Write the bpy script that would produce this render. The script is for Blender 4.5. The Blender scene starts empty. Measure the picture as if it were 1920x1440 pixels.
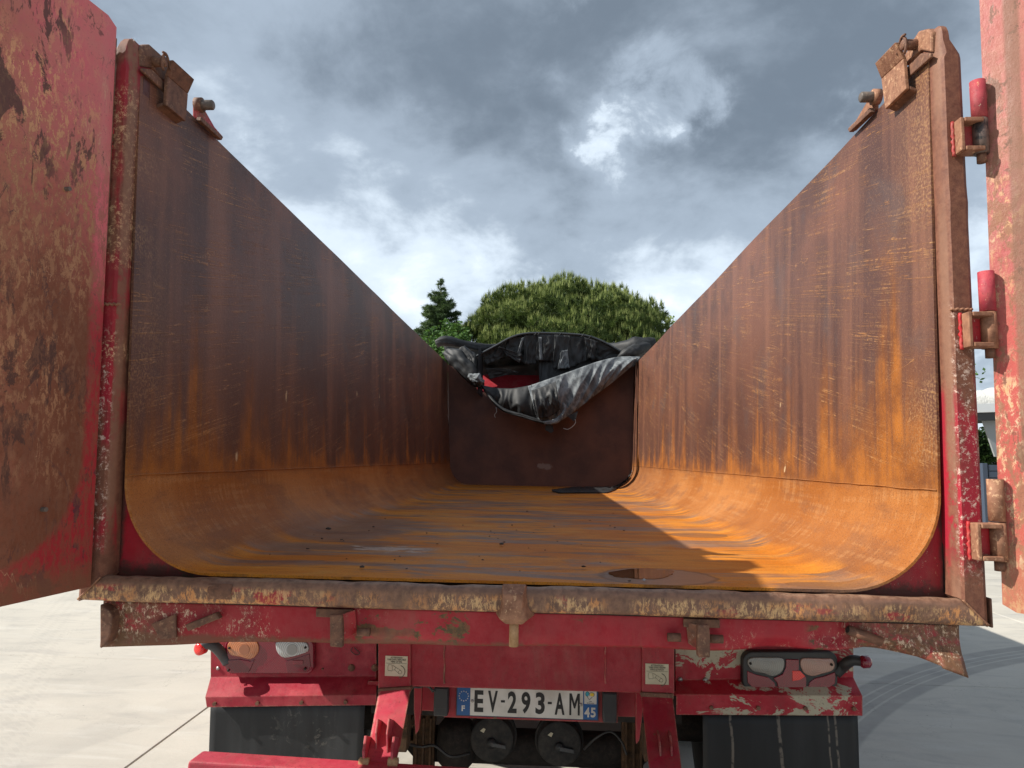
import bpy, bmesh, math, random
import numpy as np
from mathutils import Vector, Matrix, noise as mnoise
random.seed(7); rng = np.random.default_rng(7)
scene = bpy.context.scene
COL = scene.collection

# ------------------------------------------------------------------ camera
FPX, W0, H0 = 1300.0, 1920.0, 1440.0
CAM = Vector((.068, -1.9, 1.7))
_Y = Vector((1023 - 960, -(860 - 720), FPX)).normalized()      # world +Y seen in camera space (right, up, forward)
_X = Vector((1, -.012, 0)); _X.z = -(_X.x * _Y.x + _X.y * _Y.y) / _Y.z; _X.normalize()
_Z = _Y.cross(_X)
if _Z.y < 0: _Z = -_Z
right = Vector((_X.x, _Y.x, _Z.x)); up = Vector((_X.y, _Y.y, _Z.y)); fwd = Vector((_X.z, _Y.z, _Z.z))
cd = bpy.data.cameras.new("camera"); cam = bpy.data.objects.new("camera", cd); COL.objects.link(cam)
cd.sensor_width = 36; cd.lens = FPX / W0 * 36; cd.clip_start = .02; cd.clip_end = 3000
cam.matrix_world = Matrix(((right.x, up.x, -fwd.x, CAM.x), (right.y, up.y, -fwd.y, CAM.y), (right.z, up.z, -fwd.z, CAM.z), (0, 0, 0, 1)))
scene.camera = cam

def ray(px, py): return right * (px - W0 / 2) + up * (H0 / 2 - py) + fwd * FPX
def P(px, py, Y): d = ray(px, py); return CAM + d * ((Y - CAM.y) / d.y)
def PZ(px, py, Z): d = ray(px, py); return CAM + d * ((Z - CAM.z) / d.z)
def PX(px, py, X): d = ray(px, py); return CAM + d * ((X - CAM.x) / d.x)

# ------------------------------------------------------------------ shader helper
class V:
    def __init__(s, g, k): s.g, s.k = g, k
    def _m(s, op, o=None, c=None):
        n = s.g.t.nodes.new('ShaderNodeMath'); n.operation = op
        s.g.put(n.inputs[0], s)
        if o is not None: s.g.put(n.inputs[1], o)
        if c is not None: s.g.put(n.inputs[2], c)
        return V(s.g, n.outputs[0])
    def __add__(s, o): return s._m('ADD', o)
    __radd__ = __add__
    def __sub__(s, o): return s._m('SUBTRACT', o)
    def __rsub__(s, o): return (s * -1) + o
    def __mul__(s, o): return s._m('MULTIPLY', o)
    __rmul__ = __mul__
    def __truediv__(s, o): return s._m('DIVIDE', o)
    def abs(s): return s._m('ABSOLUTE')
    def pow(s, o): return s._m('POWER', o)
    def min(s, o): return s._m('MINIMUM', o)
    def max(s, o): return s._m('MAXIMUM', o)
    def sin(s): return s._m('SINE')
    def inv(s): return (s * -1) + 1
class G:
    def __init__(s, tree): s.t = tree
    def put(s, inp, v):
        if isinstance(v, V): s.t.links.new(v.k, inp)
        elif isinstance(v, (tuple, list)):
            inp.default_value = tuple(v) + (1,) if (len(v) == 3 and len(inp.default_value) == 4) else tuple(v)
        else: inp.default_value = v
    def node(s, t): return s.t.nodes.new(t)
    def sep(s, v):
        n = s.node('ShaderNodeSeparateXYZ'); s.put(n.inputs[0], v); return [V(s, n.outputs[i]) for i in range(3)]
    def vec(s, x, y, z):
        n = s.node('ShaderNodeCombineXYZ')
        for i, a in enumerate((x, y, z)): s.put(n.inputs[i], a)
        return V(s, n.outputs[0])
    def noise(s, v, sc=1., det=3., rough=.5, dist=0.):
        n = s.node('ShaderNodeTexNoise'); s.put(n.inputs['Vector'], v)
        n.inputs['Scale'].default_value = sc; n.inputs['Detail'].default_value = det
        n.inputs['Roughness'].default_value = rough; n.inputs['Distortion'].default_value = dist
        return V(s, n.outputs['Fac'])
    def voro(s, v, sc=1., feat='F1'):
        n = s.node('ShaderNodeTexVoronoi'); n.feature = feat; s.put(n.inputs['Vector'], v); n.inputs['Scale'].default_value = sc
        return V(s, n.outputs['Distance'])
    def sm(s, v, a, b):
        n = s.node('ShaderNodeMapRange'); n.interpolation_type = 'SMOOTHSTEP'; s.put(n.inputs[0], v)
        s.put(n.inputs[1], a); s.put(n.inputs[2], b); return V(s, n.outputs[0])
    def mix(s, f, a, b):
        n = s.node('ShaderNodeMix'); n.data_type = 'RGBA'; s.put(n.inputs[0], f); s.put(n.inputs[6], a); s.put(n.inputs[7], b)
        return V(s, n.outputs[2])
    def attr(s, nm):
        n = s.node('ShaderNodeAttribute'); n.attribute_name = nm; return V(s, n.outputs['Fac'])
    def edge(s, r=.006):
        b = s.node('ShaderNodeBevel'); b.samples = 4; b.inputs['Radius'].default_value = r
        ge = s.node('ShaderNodeNewGeometry'); v = s.node('ShaderNodeVectorMath'); v.operation = 'DOT_PRODUCT'
        s.t.links.new(b.outputs[0], v.inputs[0]); s.t.links.new(ge.outputs['Normal'], v.inputs[1])
        return s.sm(V(s, v.outputs['Value']), .985, .86)
    @property
    def pos(s): return V(s, s.node('ShaderNodeNewGeometry').outputs['Position'])
    @property
    def obj(s): return V(s, s.node('ShaderNodeTexCoord').outputs['Object'])
    @property
    def rnd(s): return V(s, s.node('ShaderNodeObjectInfo').outputs['Random'])

MATS = {}
def material(name, fn):
    m = bpy.data.materials.new(name); m.use_nodes = True; t = m.node_tree
    g = G(t); b = t.nodes['Principled BSDF']; r = fn(g)
    g.put(b.inputs['Base Color'], r['c']); g.put(b.inputs['Roughness'], r.get('r', .6)); g.put(b.inputs['Metallic'], r.get('m', 0.))
    if 's' in r: g.put(b.inputs['Specular IOR Level'], r['s'])
    if 'coat' in r: g.put(b.inputs['Coat Weight'], r['coat'])
    if 'tr' in r: g.put(b.inputs['Transmission Weight'], r['tr'])
    if 'sub' in r: pass
    if 'h' in r:
        n = t.nodes.new('ShaderNodeBump'); n.inputs['Strength'].default_value = r.get('hs', .5); n.inputs['Distance'].default_value = r.get('hd', .004)
        g.put(n.inputs['Height'], r['h']); t.links.new(n.outputs[0], b.inputs['Normal'])
    MATS[name] = m
    return m

# ------------------------------------------------------------------ sky, sun, exposure
SUN = Vector((-1, -.17, .83)).normalized()
SUN_EL = math.asin(SUN.z); SUN_AZ = math.atan2(SUN.x, SUN.y)
world = bpy.data.worlds.new("World"); scene.world = world; world.use_nodes = True
wt = world.node_tree; wt.nodes.clear(); g = G(wt)
sky = wt.nodes.new('ShaderNodeTexSky'); sky.sky_type = 'NISHITA'; sky.sun_disc = False
sky.sun_elevation = SUN_EL; sky.sun_rotation = SUN_AZ; sky.air_density = 1.0; sky.dust_density = 2.0
skyc = V(g, sky.outputs[0])
d = V(g, wt.nodes.new('ShaderNodeTexCoord').outputs['Generated'])
dx, dy, dz = g.sep(d)
zz = dz.max(0.02) + .42
q = g.vec(dx / zz, dy / zz, 3.7)
n1 = g.noise(q, 1.9, 3, .5, .1)
n2 = g.noise(q, 4.2, 10, .58, .20)
n4 = g.noise(q, 11., 8, .62, .1)
def blob(px, py, rad):                     # a cloud feature at a sky direction
    v = ray(px, py).normalized()
    dd = (dx * v.x + dy * v.y + dz * v.z).min(1.0)
    return g.sm(dd, math.cos(rad), 1.0)
br = n1 * .38 + n2 * .52 + n4 * .12 - .085
br = br + g.sm(dz, .50, .24) * .11 - g.sm(dz, .26, .50) * .05
puff = blob(1215, 160, .085) + blob(1310, 200, .07) * .6 + blob(1105, 250, .055) * .6 + blob(1170, 300, .10) * .35
n5 = g.noise(g.vec(dx * 1.0 + 3.1, dy, dz), 9.0, 10, .62, .35)
br = (br - .47) * 1.30 + .47
pm = g.sm(puff + (n5 - .5) * 1.5 + (n4 - .5) * .7, .10, 1.10) * .85
br = br * pm.inv() + ((n5 - .5) * 1.3 + .62) * pm
br = br + blob(440, 195, .09) * .07 + blob(690, 280, .07) * .06 + blob(120, 30, .38) * .08 + blob(820, 380, .20) * .05
br = br - blob(1000, 90, .40) * .06 - blob(1600, 200, .34) * .075 - blob(1000, 340, .14) * .07 - blob(1400, 400, .12) * .03 - blob(620, 190, .14) * .05
lo = g.mix(g.sm(br, .16, .47), (.125, .155, .19), (.285, .34, .405))
mid = g.mix(g.sm(br, .45, .62), lo, (.54, .615, .69))
clc = g.mix(g.sm(br, .60, .86), mid, (.88, .92, .96))
sc10 = g.node('ShaderNodeVectorMath'); sc10.operation = 'SCALE'; g.put(sc10.inputs[0], clc); sc10.inputs[3].default_value = 9.6
cl = V(g, sc10.outputs[0])
cover = g.mix(.90, skyc, cl)
horiz = g.mix(g.sm(dz, -.02, .01), (3.6, 3.7, 3.7), cover)
bg = wt.nodes.new('ShaderNodeBackground'); g.put(bg.inputs[0], horiz); bg.inputs[1].default_value = .113
wo = wt.nodes.new('ShaderNodeOutputWorld'); wt.links.new(bg.outputs[0], wo.inputs[0])
sl = bpy.data.lights.new("sun", 'SUN'); sl.energy = 4.7; sl.angle = math.radians(.5); sl.color = (1, .95, .86)
so = bpy.data.objects.new("sun", sl); COL.objects.link(so); so.rotation_euler = SUN.to_track_quat('Z', 'Y').to_euler(); so.location = (-20, -4, 20)
scene.view_settings.view_transform = 'Standard'; scene.view_settings.look = 'None'
scene.view_settings.exposure = 0.54; scene.view_settings.gamma = 1; scene.view_settings.use_curve_mapping = False

# ------------------------------------------------------------------ mesh helpers
def tag(o, label=None, cat=None, group=None, kind=None):
    if label: o['label'] = label
    if cat: o['category'] = cat
    if group: o['group'] = group
    if kind: o['kind'] = kind
    return o
def empty(name, loc, label, cat, group=None):
    o = bpy.data.objects.new(name, None); o.location = loc; o.empty_display_size = .2; COL.objects.link(o)
    return tag(o, label, cat, group)
def mk(name, vf, mat, parent=None, smooth=False, bev=0, seg=2, loc=None, keep=False, label=None):
    """mesh object in world coordinates, origin moved to its middle"""
    v, f = vf; v = [Vector(p) for p in v]
    if keep: c = Vector((0, 0, 0))
    elif loc is not None: c = Vector(loc)
    else:
        c = Vector([(min(p[i] for p in v) + max(p[i] for p in v)) / 2 for i in range(3)])
    me = bpy.data.meshes.new(name); me.from_pydata([tuple(p - c) for p in v], [], f); me.update()
    bm = bmesh.new(); bm.from_mesh(me); bmesh.ops.recalc_face_normals(bm, faces=bm.faces); bm.to_mesh(me); bm.free()
    if smooth:
        me.polygons.foreach_set('use_smooth', [True] * len(me.polygons))
    me.materials.append(MATS[mat] if isinstance(mat, str) else mat)
    o = bpy.data.objects.new(name, me); COL.objects.link(o)
    o.location = c
    if parent is not None:
        o.parent = parent; o.location = c - wloc(parent)
    if bev:
        b = o.modifiers.new('bevel', 'BEVEL'); b.width = bev; b.segments = seg; b.limit_method = 'ANGLE'; b.angle_limit = .6
    if label: o['label'] = label
    return o
def wloc(o):
    l = Vector(o.location)
    while o.parent is not None: o = o.parent; l += o.location
    return l
def J(*vfs):
    V_, F_ = [], []
    for v, f in vfs:
        n = len(V_); V_ += [Vector(p) for p in v]; F_ += [tuple(i + n for i in q) for q in f]
    return V_, F_
def box(x0, x1, y0, y1, z0, z1):
    v = [(x, y, z) for x in (x0, x1) for y in (y0, y1) for z in (z0, z1)]
    return v, [(0, 1, 3, 2), (4, 6, 7, 5), (0, 4, 5, 1), (2, 3, 7, 6), (0, 2, 6, 4), (1, 5, 7, 3)]
def hexa(p):     # 8 points: 4 front, 4 back in the same order
    return p, [(0, 1, 2, 3), (7, 6, 5, 4), (0, 4, 5, 1), (1, 5, 6, 2), (2, 6, 7, 3), (3, 7, 4, 0)]
def prism(poly, dvec):
    n = len(poly); a = [Vector(p) for p in poly]; d_ = Vector(dvec)
    return a + [p + d_ for p in a], [tuple(range(n)), tuple(range(2 * n - 1, n - 1, -1))] + [(i, i + n, (i + 1) % n + n, (i + 1) % n) for i in range(n)]
def loft(rings, cap=True, close=True):
    n = len(rings[0]); v = [p for r in rings for p in r]; f = []
    for k in range(len(rings) - 1):
        for i in range(n if close else n - 1):
            a = k * n + i; b = k * n + (i + 1) % n; f.append((a, b, b + n, a + n))
    if cap and close: f += [tuple(range(n)), tuple(range((len(rings) - 1) * n, len(rings) * n))]
    return v, f
def tube(path, r, seg=10, cap=True):
    path = [Vector(p) for p in path]; rings = []; N = len(path)
    prev = None
    for i, p in enumerate(path):
        t = (path[min(i + 1, N - 1)] - path[max(i - 1, 0)]).normalized()
        if prev is None:
            a = t.orthogonal().normalized()
        else: a = (prev - t * prev.dot(t)).normalized()
        prev = a; b = t.cross(a); rr = r[i] if isinstance(r, (list, tuple)) else r
        rings.append([p + a * math.cos(2 * math.pi * k / seg) * rr + b * math.sin(2 * math.pi * k / seg) * rr for k in range(seg)])
    return loft(rings, cap)
def cyl(c, axis, r, L, seg=20):
    c = Vector(c); a = Vector(axis).normalized(); return tube([c - a * L / 2, c + a * L / 2], r, seg)
def spline(pts, n=24):
    pts = [Vector(p) for p in pts]; out = []; m = len(pts) - 1
    for i in range(n + 1):
        t = i / n * m; k = min(int(t), m - 1); u = t - k
        p0, p1, p2, p3 = pts[max(k - 1, 0)], pts[k], pts[k + 1], pts[min(k + 2, m)]
        out.append(.5 * ((2 * p1) + (p2 - p0) * u + (2 * p0 - 5 * p1 + 4 * p2 - p3) * u * u + (3 * p1 - p0 - 3 * p2 + p3) * u ** 3))
    return out
def fb(x, y, z, s=1., o=3):
    return mnoise.fractal(Vector((x * s, y * s, z * s)), 1.0, 2.0, o)
def mesh_tris(name, verts, mat, parent, loc, label=None):
    """triangle soup as one mesh, verts (n*3,3) world"""
    n = len(verts); me = bpy.data.meshes.new(name)
    v = (verts - np.array(loc)).astype(np.float32)
    me.vertices.add(n); me.vertices.foreach_set('co', v.ravel())
    me.loops.add(n); me.loops.foreach_set('vertex_index', np.arange(n, dtype=np.int32))
    me.polygons.add(n // 3); me.polygons.foreach_set('loop_start', np.arange(0, n, 3, dtype=np.int32)); me.polygons.foreach_set('loop_total', np.full(n // 3, 3, dtype=np.int32))
    me.update(calc_edges=True); me.materials.append(MATS[mat])
    o = bpy.data.objects.new(name, me); COL.objects.link(o); o.location = Vector(loc) - (wloc(parent) if parent else Vector()); o.parent = parent
    if label: o['label'] = label
    return o

# ------------------------------------------------------------------ materials
def m_tub(g):
    p = g.pos; x, y, z = g.sep(p)
    big = g.noise(p, 1.4, 5, .6); med = g.noise(p, 7, 5, .6); fine = g.noise(p, 260, 2); grit = g.noise(p, 60, 4, .7)
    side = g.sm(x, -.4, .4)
    # ---- wall
    col1 = g.noise(g.vec(y * 5.5 + 3, x * 2, z * .35), 1, 5, .6, .3)
    col2 = g.noise(g.vec(y * 17, x * 2, z * .6), 1, 4, .6, .4)
    w = g.mix(g.sm(big, .35, .65), (.080, .037, .029), (.155, .064, .040))
    w = g.mix(g.sm(col1, .46, .70) * .8, w, (.225, .098, .058))
    w = g.mix(g.sm(col2, .55, .75) * .45, w, (.075, .036, .032))
    w = g.mix(g.sm(g.noise(p, 2.6, 4, .6, .6), .54, .68) * .45, w, (.10, .072, .068))
    grain = g.noise(g.vec(y * 3.5 + z * .3, x * 2, z * .55), 1.6, 3, .5, 2.2)
    gl = g.sm((grain * 9).sin(), .1, .9) * g.sm(y, 3.6, 5.6) * g.sm(z, 1.9, 2.5)
    w = g.mix(gl * .55, w, (.33, .165, .09))
    w = g.mix(g.sm(z, 2.35, 2.75) * g.sm(big, .42, .6) * .35, w, (.23, .095, .062))
    zr = z - 1.62
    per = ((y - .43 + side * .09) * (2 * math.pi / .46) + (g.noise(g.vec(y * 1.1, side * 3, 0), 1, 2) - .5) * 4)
    peak = (per._m('COSINE') * .5 + .5).pow(2.5)
    colw = g.noise(g.vec(y * 5.5, side * 4, z * .25), 1, 4, .62, .25); colf = g.noise(g.vec(y * 26, side * 4, z * .7), 1, 3, .6)
    cn = peak * .18 + colw * .72 + colf * .20 + (med - .5) * .12
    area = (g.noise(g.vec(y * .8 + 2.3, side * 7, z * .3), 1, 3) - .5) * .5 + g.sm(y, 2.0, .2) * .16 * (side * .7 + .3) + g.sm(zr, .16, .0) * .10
    om = g.sm(cn + area - zr.max(0.0).pow(.8) * .56, .35, .66)
    om = (om * g.sm(zr, -.02, .02) * g.sm(colf, .28, .55).max(g.sm(zr, .3, .05) * .8)).min(1.0)
    h = om
    orange = g.mix(g.sm(med, .3, .7), (.19, .060, .012), (.40, .135, .018))
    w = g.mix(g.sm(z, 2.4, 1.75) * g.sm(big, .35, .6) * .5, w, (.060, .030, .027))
    w = g.mix(om * .90, w, orange)
    # scratches, slanting up to the rear
    def scr(ax, ay, az, wd, m0, m1, seed):
        m0 += -.02; m1 += .0
        c = g.noise(g.vec(y * ax + z * ay + seed, x * .6, z * az - y * az * .22), 1, 2, .5, .6)
        return g.sm((c - .5).abs(), wd, wd * .25) * g.sm(g.noise(g.vec(y + seed, x, z * 1.4), 2.6, 3, .6), m0, m1)
    s1 = scr(.7, .2, 26, .010, .48, .60, 3) + scr(1.0, .3, 48, .014, .50, .60, 11) + scr(.5, .1, 80, .02, .50, .62, 17) * .8 + scr(3, 4, 7, .005, .58, .62, 20) * .8
    s1 = (s1 * g.sm(z, 1.66, 1.72) * g.sm(grit, .40, .55)).min(1.0)
    w = g.mix(s1 * .55, w, g.mix(g.sm(med, .4, .6), (.56, .30, .12), (.45, .20, .06)))
    sp = g.sm(g.voro(g.vec(y * 7, x, z * 3.2), 1.0), .11, .06) * g.sm(g.noise(p, 25, 3), .5, .6) * g.sm(g.noise(p, 2.0, 2), .52, .6)
    w = g.mix(sp * .8, w, (.62, .45, .26))
    edge = g.sm(y, .30, .07) * g.sm(g.noise(p, 130, 4, .7), .48, .6) * g.sm(g.noise(g.vec(x, y, z * 3), 1.5, 3), .42, .6)
    w = g.mix(edge * .55, w, (.46, .26, .12))
    # ---- curved corner and floor
    ax = x.abs()
    fl0 = g.noise(g.vec(x * 1.3 + 4, y * 3.6, 0), 1, 7, .70, .9)
    fl1 = g.noise(g.vec(x * 2.6 - 4, y * 12, 2), 1, 6, .66, .6)
    c = g.mix(g.sm(big, .35, .68), (.31, .103, .022), (.43, .172, .050))
    c = g.mix(g.sm(g.noise(g.vec(x * 2, y * 3.0, z * 9), 1.2, 5, .6), .48, .66) * .45, c, (.18, .078, .040))
    weave = g.noise(g.vec(x * 40, y * 2.2, z * 40), 1, 3, .6) * .5 + g.noise(g.vec(x * 6, y * 60, z * 6), 1, 3, .6) * .5
    c = g.mix(g.sm(weave, .50, .62) * .34, c, (.50, .25, .10))
    floor = g.mix(g.sm(fl0, .38, .60), (.52, .160, .014), (.64, .245, .030))
    floor = g.mix(g.sm(fl1, .53, .64) * .8, floor, (.17, .072, .024))
    floor = g.mix(g.sm(fl1, .42, .34) * .4, floor, (.62, .32, .08))
    pt = g.noise(g.vec(x * .75 + 1.3, y * 1.9, 4), 1.25, 5, .66, .7)
    gray = g.sm(pt, .47, .56) * g.sm(g.noise(g.vec(x * 2.2, y * 9, 1), 1, 4, .65, .5), .36, .56)
    dgx = x + .80; dgy = y - 1.35                                   # the worn grey patch at the left
    gp = g.sm((dgx * dgx * 9 + dgy * dgy * 1.9) + (pt - .5) * 2.0, .75, .3)
    gray = gray.max(gp * .9)
    floor = g.mix(gray * .8, floor, g.mix(g.sm(med, .4, .6), (.125, .085, .075), (.20, .14, .115)))
    for ex_, ey_, ra, rb_, st in ((.40, .21, .165, .155, .9), (.775, 1.38, .13, .10, .7), (.86, .12, .12, .05, .75), (.62, 2.3, .12, .10, .6)):
        u_ = (x - ex_) / ra; v_ = (y - ey_) / rb_; wob = (g.noise(g.vec(x, y, 0), 7, 5, .6) - .5) * .8
        rr_ = u_ * u_ + v_ * v_ + wob
        floor = g.mix(g.sm(rr_, 1.12, .82) * st, floor, (.20, .095, .045)); floor = g.mix(g.sm((rr_ - 1.0).abs(), .16, .02) * st * .6, floor, (.10, .045, .02))
    sxx = x + .50; syy = y - .66                                     # dried pale splashes
    spl = g.sm(sxx * sxx * 22 + syy * syy * 60 + (g.noise(g.vec(x * 2, y * 4, 0), 6, 4, .7) - .5) * 4.2, .28, .12)
    floor = g.mix(spl * .8, floor, (.55, .44, .36))
    tf = g.sm(z + g.noise(g.vec(x * 3, y * 2, 0), 3, 4) * .05, 1.425, 1.388)
    c = g.mix(gp * .45 * g.sm(z, 1.58, 1.42), c, (.135, .09, .075))
    c = g.mix(tf, c, floor)
    tw = g.sm(z + (g.noise(g.vec(x, y * 2, z * 2), 6, 4) - .5) * .05, 1.605, 1.655)
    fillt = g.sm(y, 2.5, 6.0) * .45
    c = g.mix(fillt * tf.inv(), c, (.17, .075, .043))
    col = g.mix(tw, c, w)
    col = g.mix(g.sm(fine, .50, .66) * .38, col, (.05, .025, .018))
    col = g.mix(g.sm(g.noise(p, 150, 3, .7), .56, .68) * .30, col, (.42, .22, .11))
    u_ = (x - .40) / .165; v_ = (y - .21) / .155
    wetp = g.sm(u_ * u_ + v_ * v_ + (g.noise(g.vec(x, y, 0), 7, 5, .6) - .5) * .8, 1.1, .8) * tf
    wet = wetp.max(tf * (gray * .5 + g.sm(fl1, .56, .66) * .5).min(1.0))
    rough = g.mix(wet, (.52,) * 3, (.30,) * 3)
    rough = g.mix(tw, rough, g.mix(om, (.44,) * 3, (.66,) * 3))
    spec = g.mix(tw, g.mix(wet, (.13,) * 3, (.55,) * 3), (.26,) * 3)
    return dict(c=col, r=rough, s=spec, h=fine * .35 + grit * .5 + s1 * .5 + med * .8, hs=.55, hd=.0022)
material('tub_steel', m_tub)

def m_bulk(g):
    p = g.pos; x, y, z = g.sep(p)
    b = g.noise(p, 2.2, 5, .6); s = g.noise(g.vec(x * 4, 0, z * .6), 1, 4, .6)
    c = g.mix(g.sm(b, .35, .65), (.095, .047, .039), (.165, .075, .053))
    c = g.mix(g.sm(s, .5, .7) * .4, c, (.17, .08, .055))
    dx_ = x - .07; dz_ = z - 1.60
    c = g.mix(g.sm(dx_ * dx_ * 22 + dz_ * dz_ * 160 + (g.noise(p, 12, 4) - .5) * 1.2, .35, .1) * .7, c, (.30, .25, .23))
    c = g.mix(g.sm(g.noise(p, 90, 3), .6, .7) * .3, c, (.3, .16, .1))
    return dict(c=c, r=.55, s=.35, h=b + g.noise(p, 80, 3) * .3, hs=.4, hd=.003)
material('bulkhead_steel', m_bulk)

def red(fade=.3, rust=.5, fleck=.4, brown=.0, zfade=None, base=(.37, .016, .028), gloss=.42, fs=170., cream=0.):
    def f(g):
        p = g.pos; x, y, z = g.sep(p)
        big = g.noise(p, 2.3, 4, .6); med = g.noise(p, 9, 5, .65); gr = g.noise(p, 34, 4, .7); fn = g.noise(p, fs, 4, .7)
        c = g.mix(g.sm(big, .3, .7), base, (base[0] * .72, base[1] * .8, base[2] * .8))
        c = g.mix(g.sm(med, .42, .7) * fade, c, (.52, .085, .095))
        c = g.mix(g.sm(g.noise(g.vec(x * 9, y * 9, z * 2), 1, 4, .6), .5, .7) * .35, c, (.20, .018, .024))
        a = g.noise(p, 5.5, 6, .72, .3)
        if cream:
            cm = g.sm(g.noise(g.vec(x * 1.1, y, z * 1.8) , 6.0, 7, .70, .8), .60 - cream * .14, .615 - cream * .14)
            cm = cm.max(g.sm(g.noise(g.vec(x, y, z), 9, 7, .7, .8) + g.sm(z, .93, .96) * g.sm(x, .86, .78) * .12, .565, .575) * g.sm(z, .90, .94) * g.sm(x, .9, .8))
            c = g.mix(cm, c, (.40, .36, .26))
        if rust:
            rm = g.sm(a, .70 - rust * .2, .715 - rust * .2) * g.sm(gr, .36, .42)
            c = g.mix(rm, c, g.mix(g.sm(fn, .4, .6), (.085, .048, .022), (.17, .08, .03)))
        if brown:
            bmk = g.sm(g.noise(p, 2.1, 5, .62), .68 - brown * .42, .78 - brown * .42)
            c = g.mix(bmk * .93, c, g.mix(g.sm(gr, .38, .62), (.115, .058, .033), (.22, .10, .052)))
        if fleck:
            fm = g.sm(g.noise(g.vec(x * 1.6, y * 1.6, z), fs * .35, 8, .84, .3), .60, .64) * g.sm(g.noise(p, 4, 4, .6), .60 - fleck * .35, .72 - fleck * .35)
            c = g.mix(fm * .9, c, g.mix(g.sm(med, .4, .6), (.62, .52, .44), (.66, .42, .22)))
        film = g.noise(g.vec(x * 5, y * 5, z * 1.3), 1.6, 6, .68, .5)
        c = g.mix(g.sm(film, .48, .72) * .32, c, (.20, .105, .075))
        ed = g.edge(.007) * g.sm(g.noise(p, 30, 5, .75), .40, .50)
        c = g.mix(ed * .8, c, g.mix(g.sm(gr, .4, .6), (.16, .075, .04), (.38, .24, .17)))
        dirt = g.sm(g.noise(p, 130, 2), .6, .72)
        c = g.mix(dirt * .35, c, (.06, .02, .018))
        r = g.mix(g.sm(gr, .35, .7), (gloss,) * 3, (min(gloss + .28, .9),) * 3)
        return dict(c=c, r=r, s=.4, h=gr * .6 + fn * .5 + med, hs=.45, hd=.002)
    return f
material('red_frame', red(.5, .45, .55, .35))
material('red_skirt', red(.3, .5, .55, .06, gloss=.45, fs=170))
material('red_chassis', red(.25, .16, .08, 0, base=(.31, .011, .022)))
material('red_lampbar', red(.5, .12, .05, 0, base=(.34, .012, .030)))
material('red_lampbar_worn', red(.45, .1, .1, 0, base=(.36, .008, .022), cream=.42))
material('red_arm_lit', red(.75, .12, .06, 0, base=(.50, .045, .075)))  # arm paint lightened, sunlight put into the colour
material('red_arm_shade', red(.4, .2, .1, 0, base=(.34, .010, .03)))  # same arm paint darkened, shade put into the colour
def m_corner(g):
    r = red(.1, .42, .30, 0, base=(.34, .006, .018), gloss=.32)(g); x, y, z = g.sep(g.pos)
    m = g.sm(z + (g.noise(g.pos, 30, 5, .75) - .5) * .09, 1.392, 1.360).max(g.sm(x.abs() + (g.noise(g.pos, 30, 5, .75) - .5) * .03, 1.134, 1.150))
    r['c'] = g.mix(m * .85, r['c'], (.045, .026, .018)); return r
material('red_corner', m_corner)
material('barrel_pink', red(.9, .30, .95, .25, base=(.36, .03, .055), gloss=.55))
material('red_bracket', red(.3, .35, .7, .35, base=(.46, .014, .022)))

def m_skirtend(g):
    p = g.pos; x, y, z = g.sep(p)
    gr = g.noise(p, 34, 4, .7); fn = g.noise(p, 75, 3, .65); med = g.noise(p, 8, 5, .65)
    c = g.mix(g.sm(g.noise(p, 3, 4), .3, .7), (.36, .012, .024), (.28, .012, .020))
    c = g.mix(g.sm(g.noise(g.vec(x * 7, y, z * 2), 1, 4, .6), .5, .7) * .35, c, (.20, .018, .024))
    c = g.mix(g.sm(med, .42, .7) * .25, c, (.50, .06, .07))
    blot = g.sm(g.noise(g.vec(x * .6, y, z), 16, 7, .76, .3), .555, .575) * g.sm(g.noise(g.vec(x, y, z * .4), 3.6, 3), .46, .54)
    c = g.mix(blot, c, g.mix(g.sm(fn, .4, .6), (.085, .052, .022), (.15, .08, .03)))
    ends = g.sm(x.abs() + (g.noise(p, 4.5, 4, .6) - .5) * .75, .82, 1.12)
    c = g.mix(ends * g.sm(gr, .30, .55), c, g.mix(g.sm(fn, .4, .6), (.12, .06, .033), (.20, .10, .05)))
    fm = g.sm(g.noise(g.vec(x * 1.6, y, z), 55, 8, .85, .3), .545, .58) * g.sm(x.abs() + (g.noise(p, 5, 4, .6) - .5) * 2.2, .55, 1.0)
    c = g.mix(fm * .95, c, (.66, .50, .36))
    film = g.noise(g.vec(x * 5, y * 5, z * 2.), 1.6, 6, .68, .5)
    c = g.mix(g.sm(film, .48, .72) * .35, c, (.22, .10, .07))
    bot = g.sm(z + (gr - .5) * .03, 1.205, 1.19)
    c = g.mix(bot * .75, c, (.13, .062, .03))
    return dict(c=c, r=g.mix(g.sm(gr, .35, .7), (.42,) * 3, (.75,) * 3), s=.4, h=gr * .6 + fn * .5 + med, hs=.5, hd=.002)
material('skirt_paint', m_skirtend)

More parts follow.
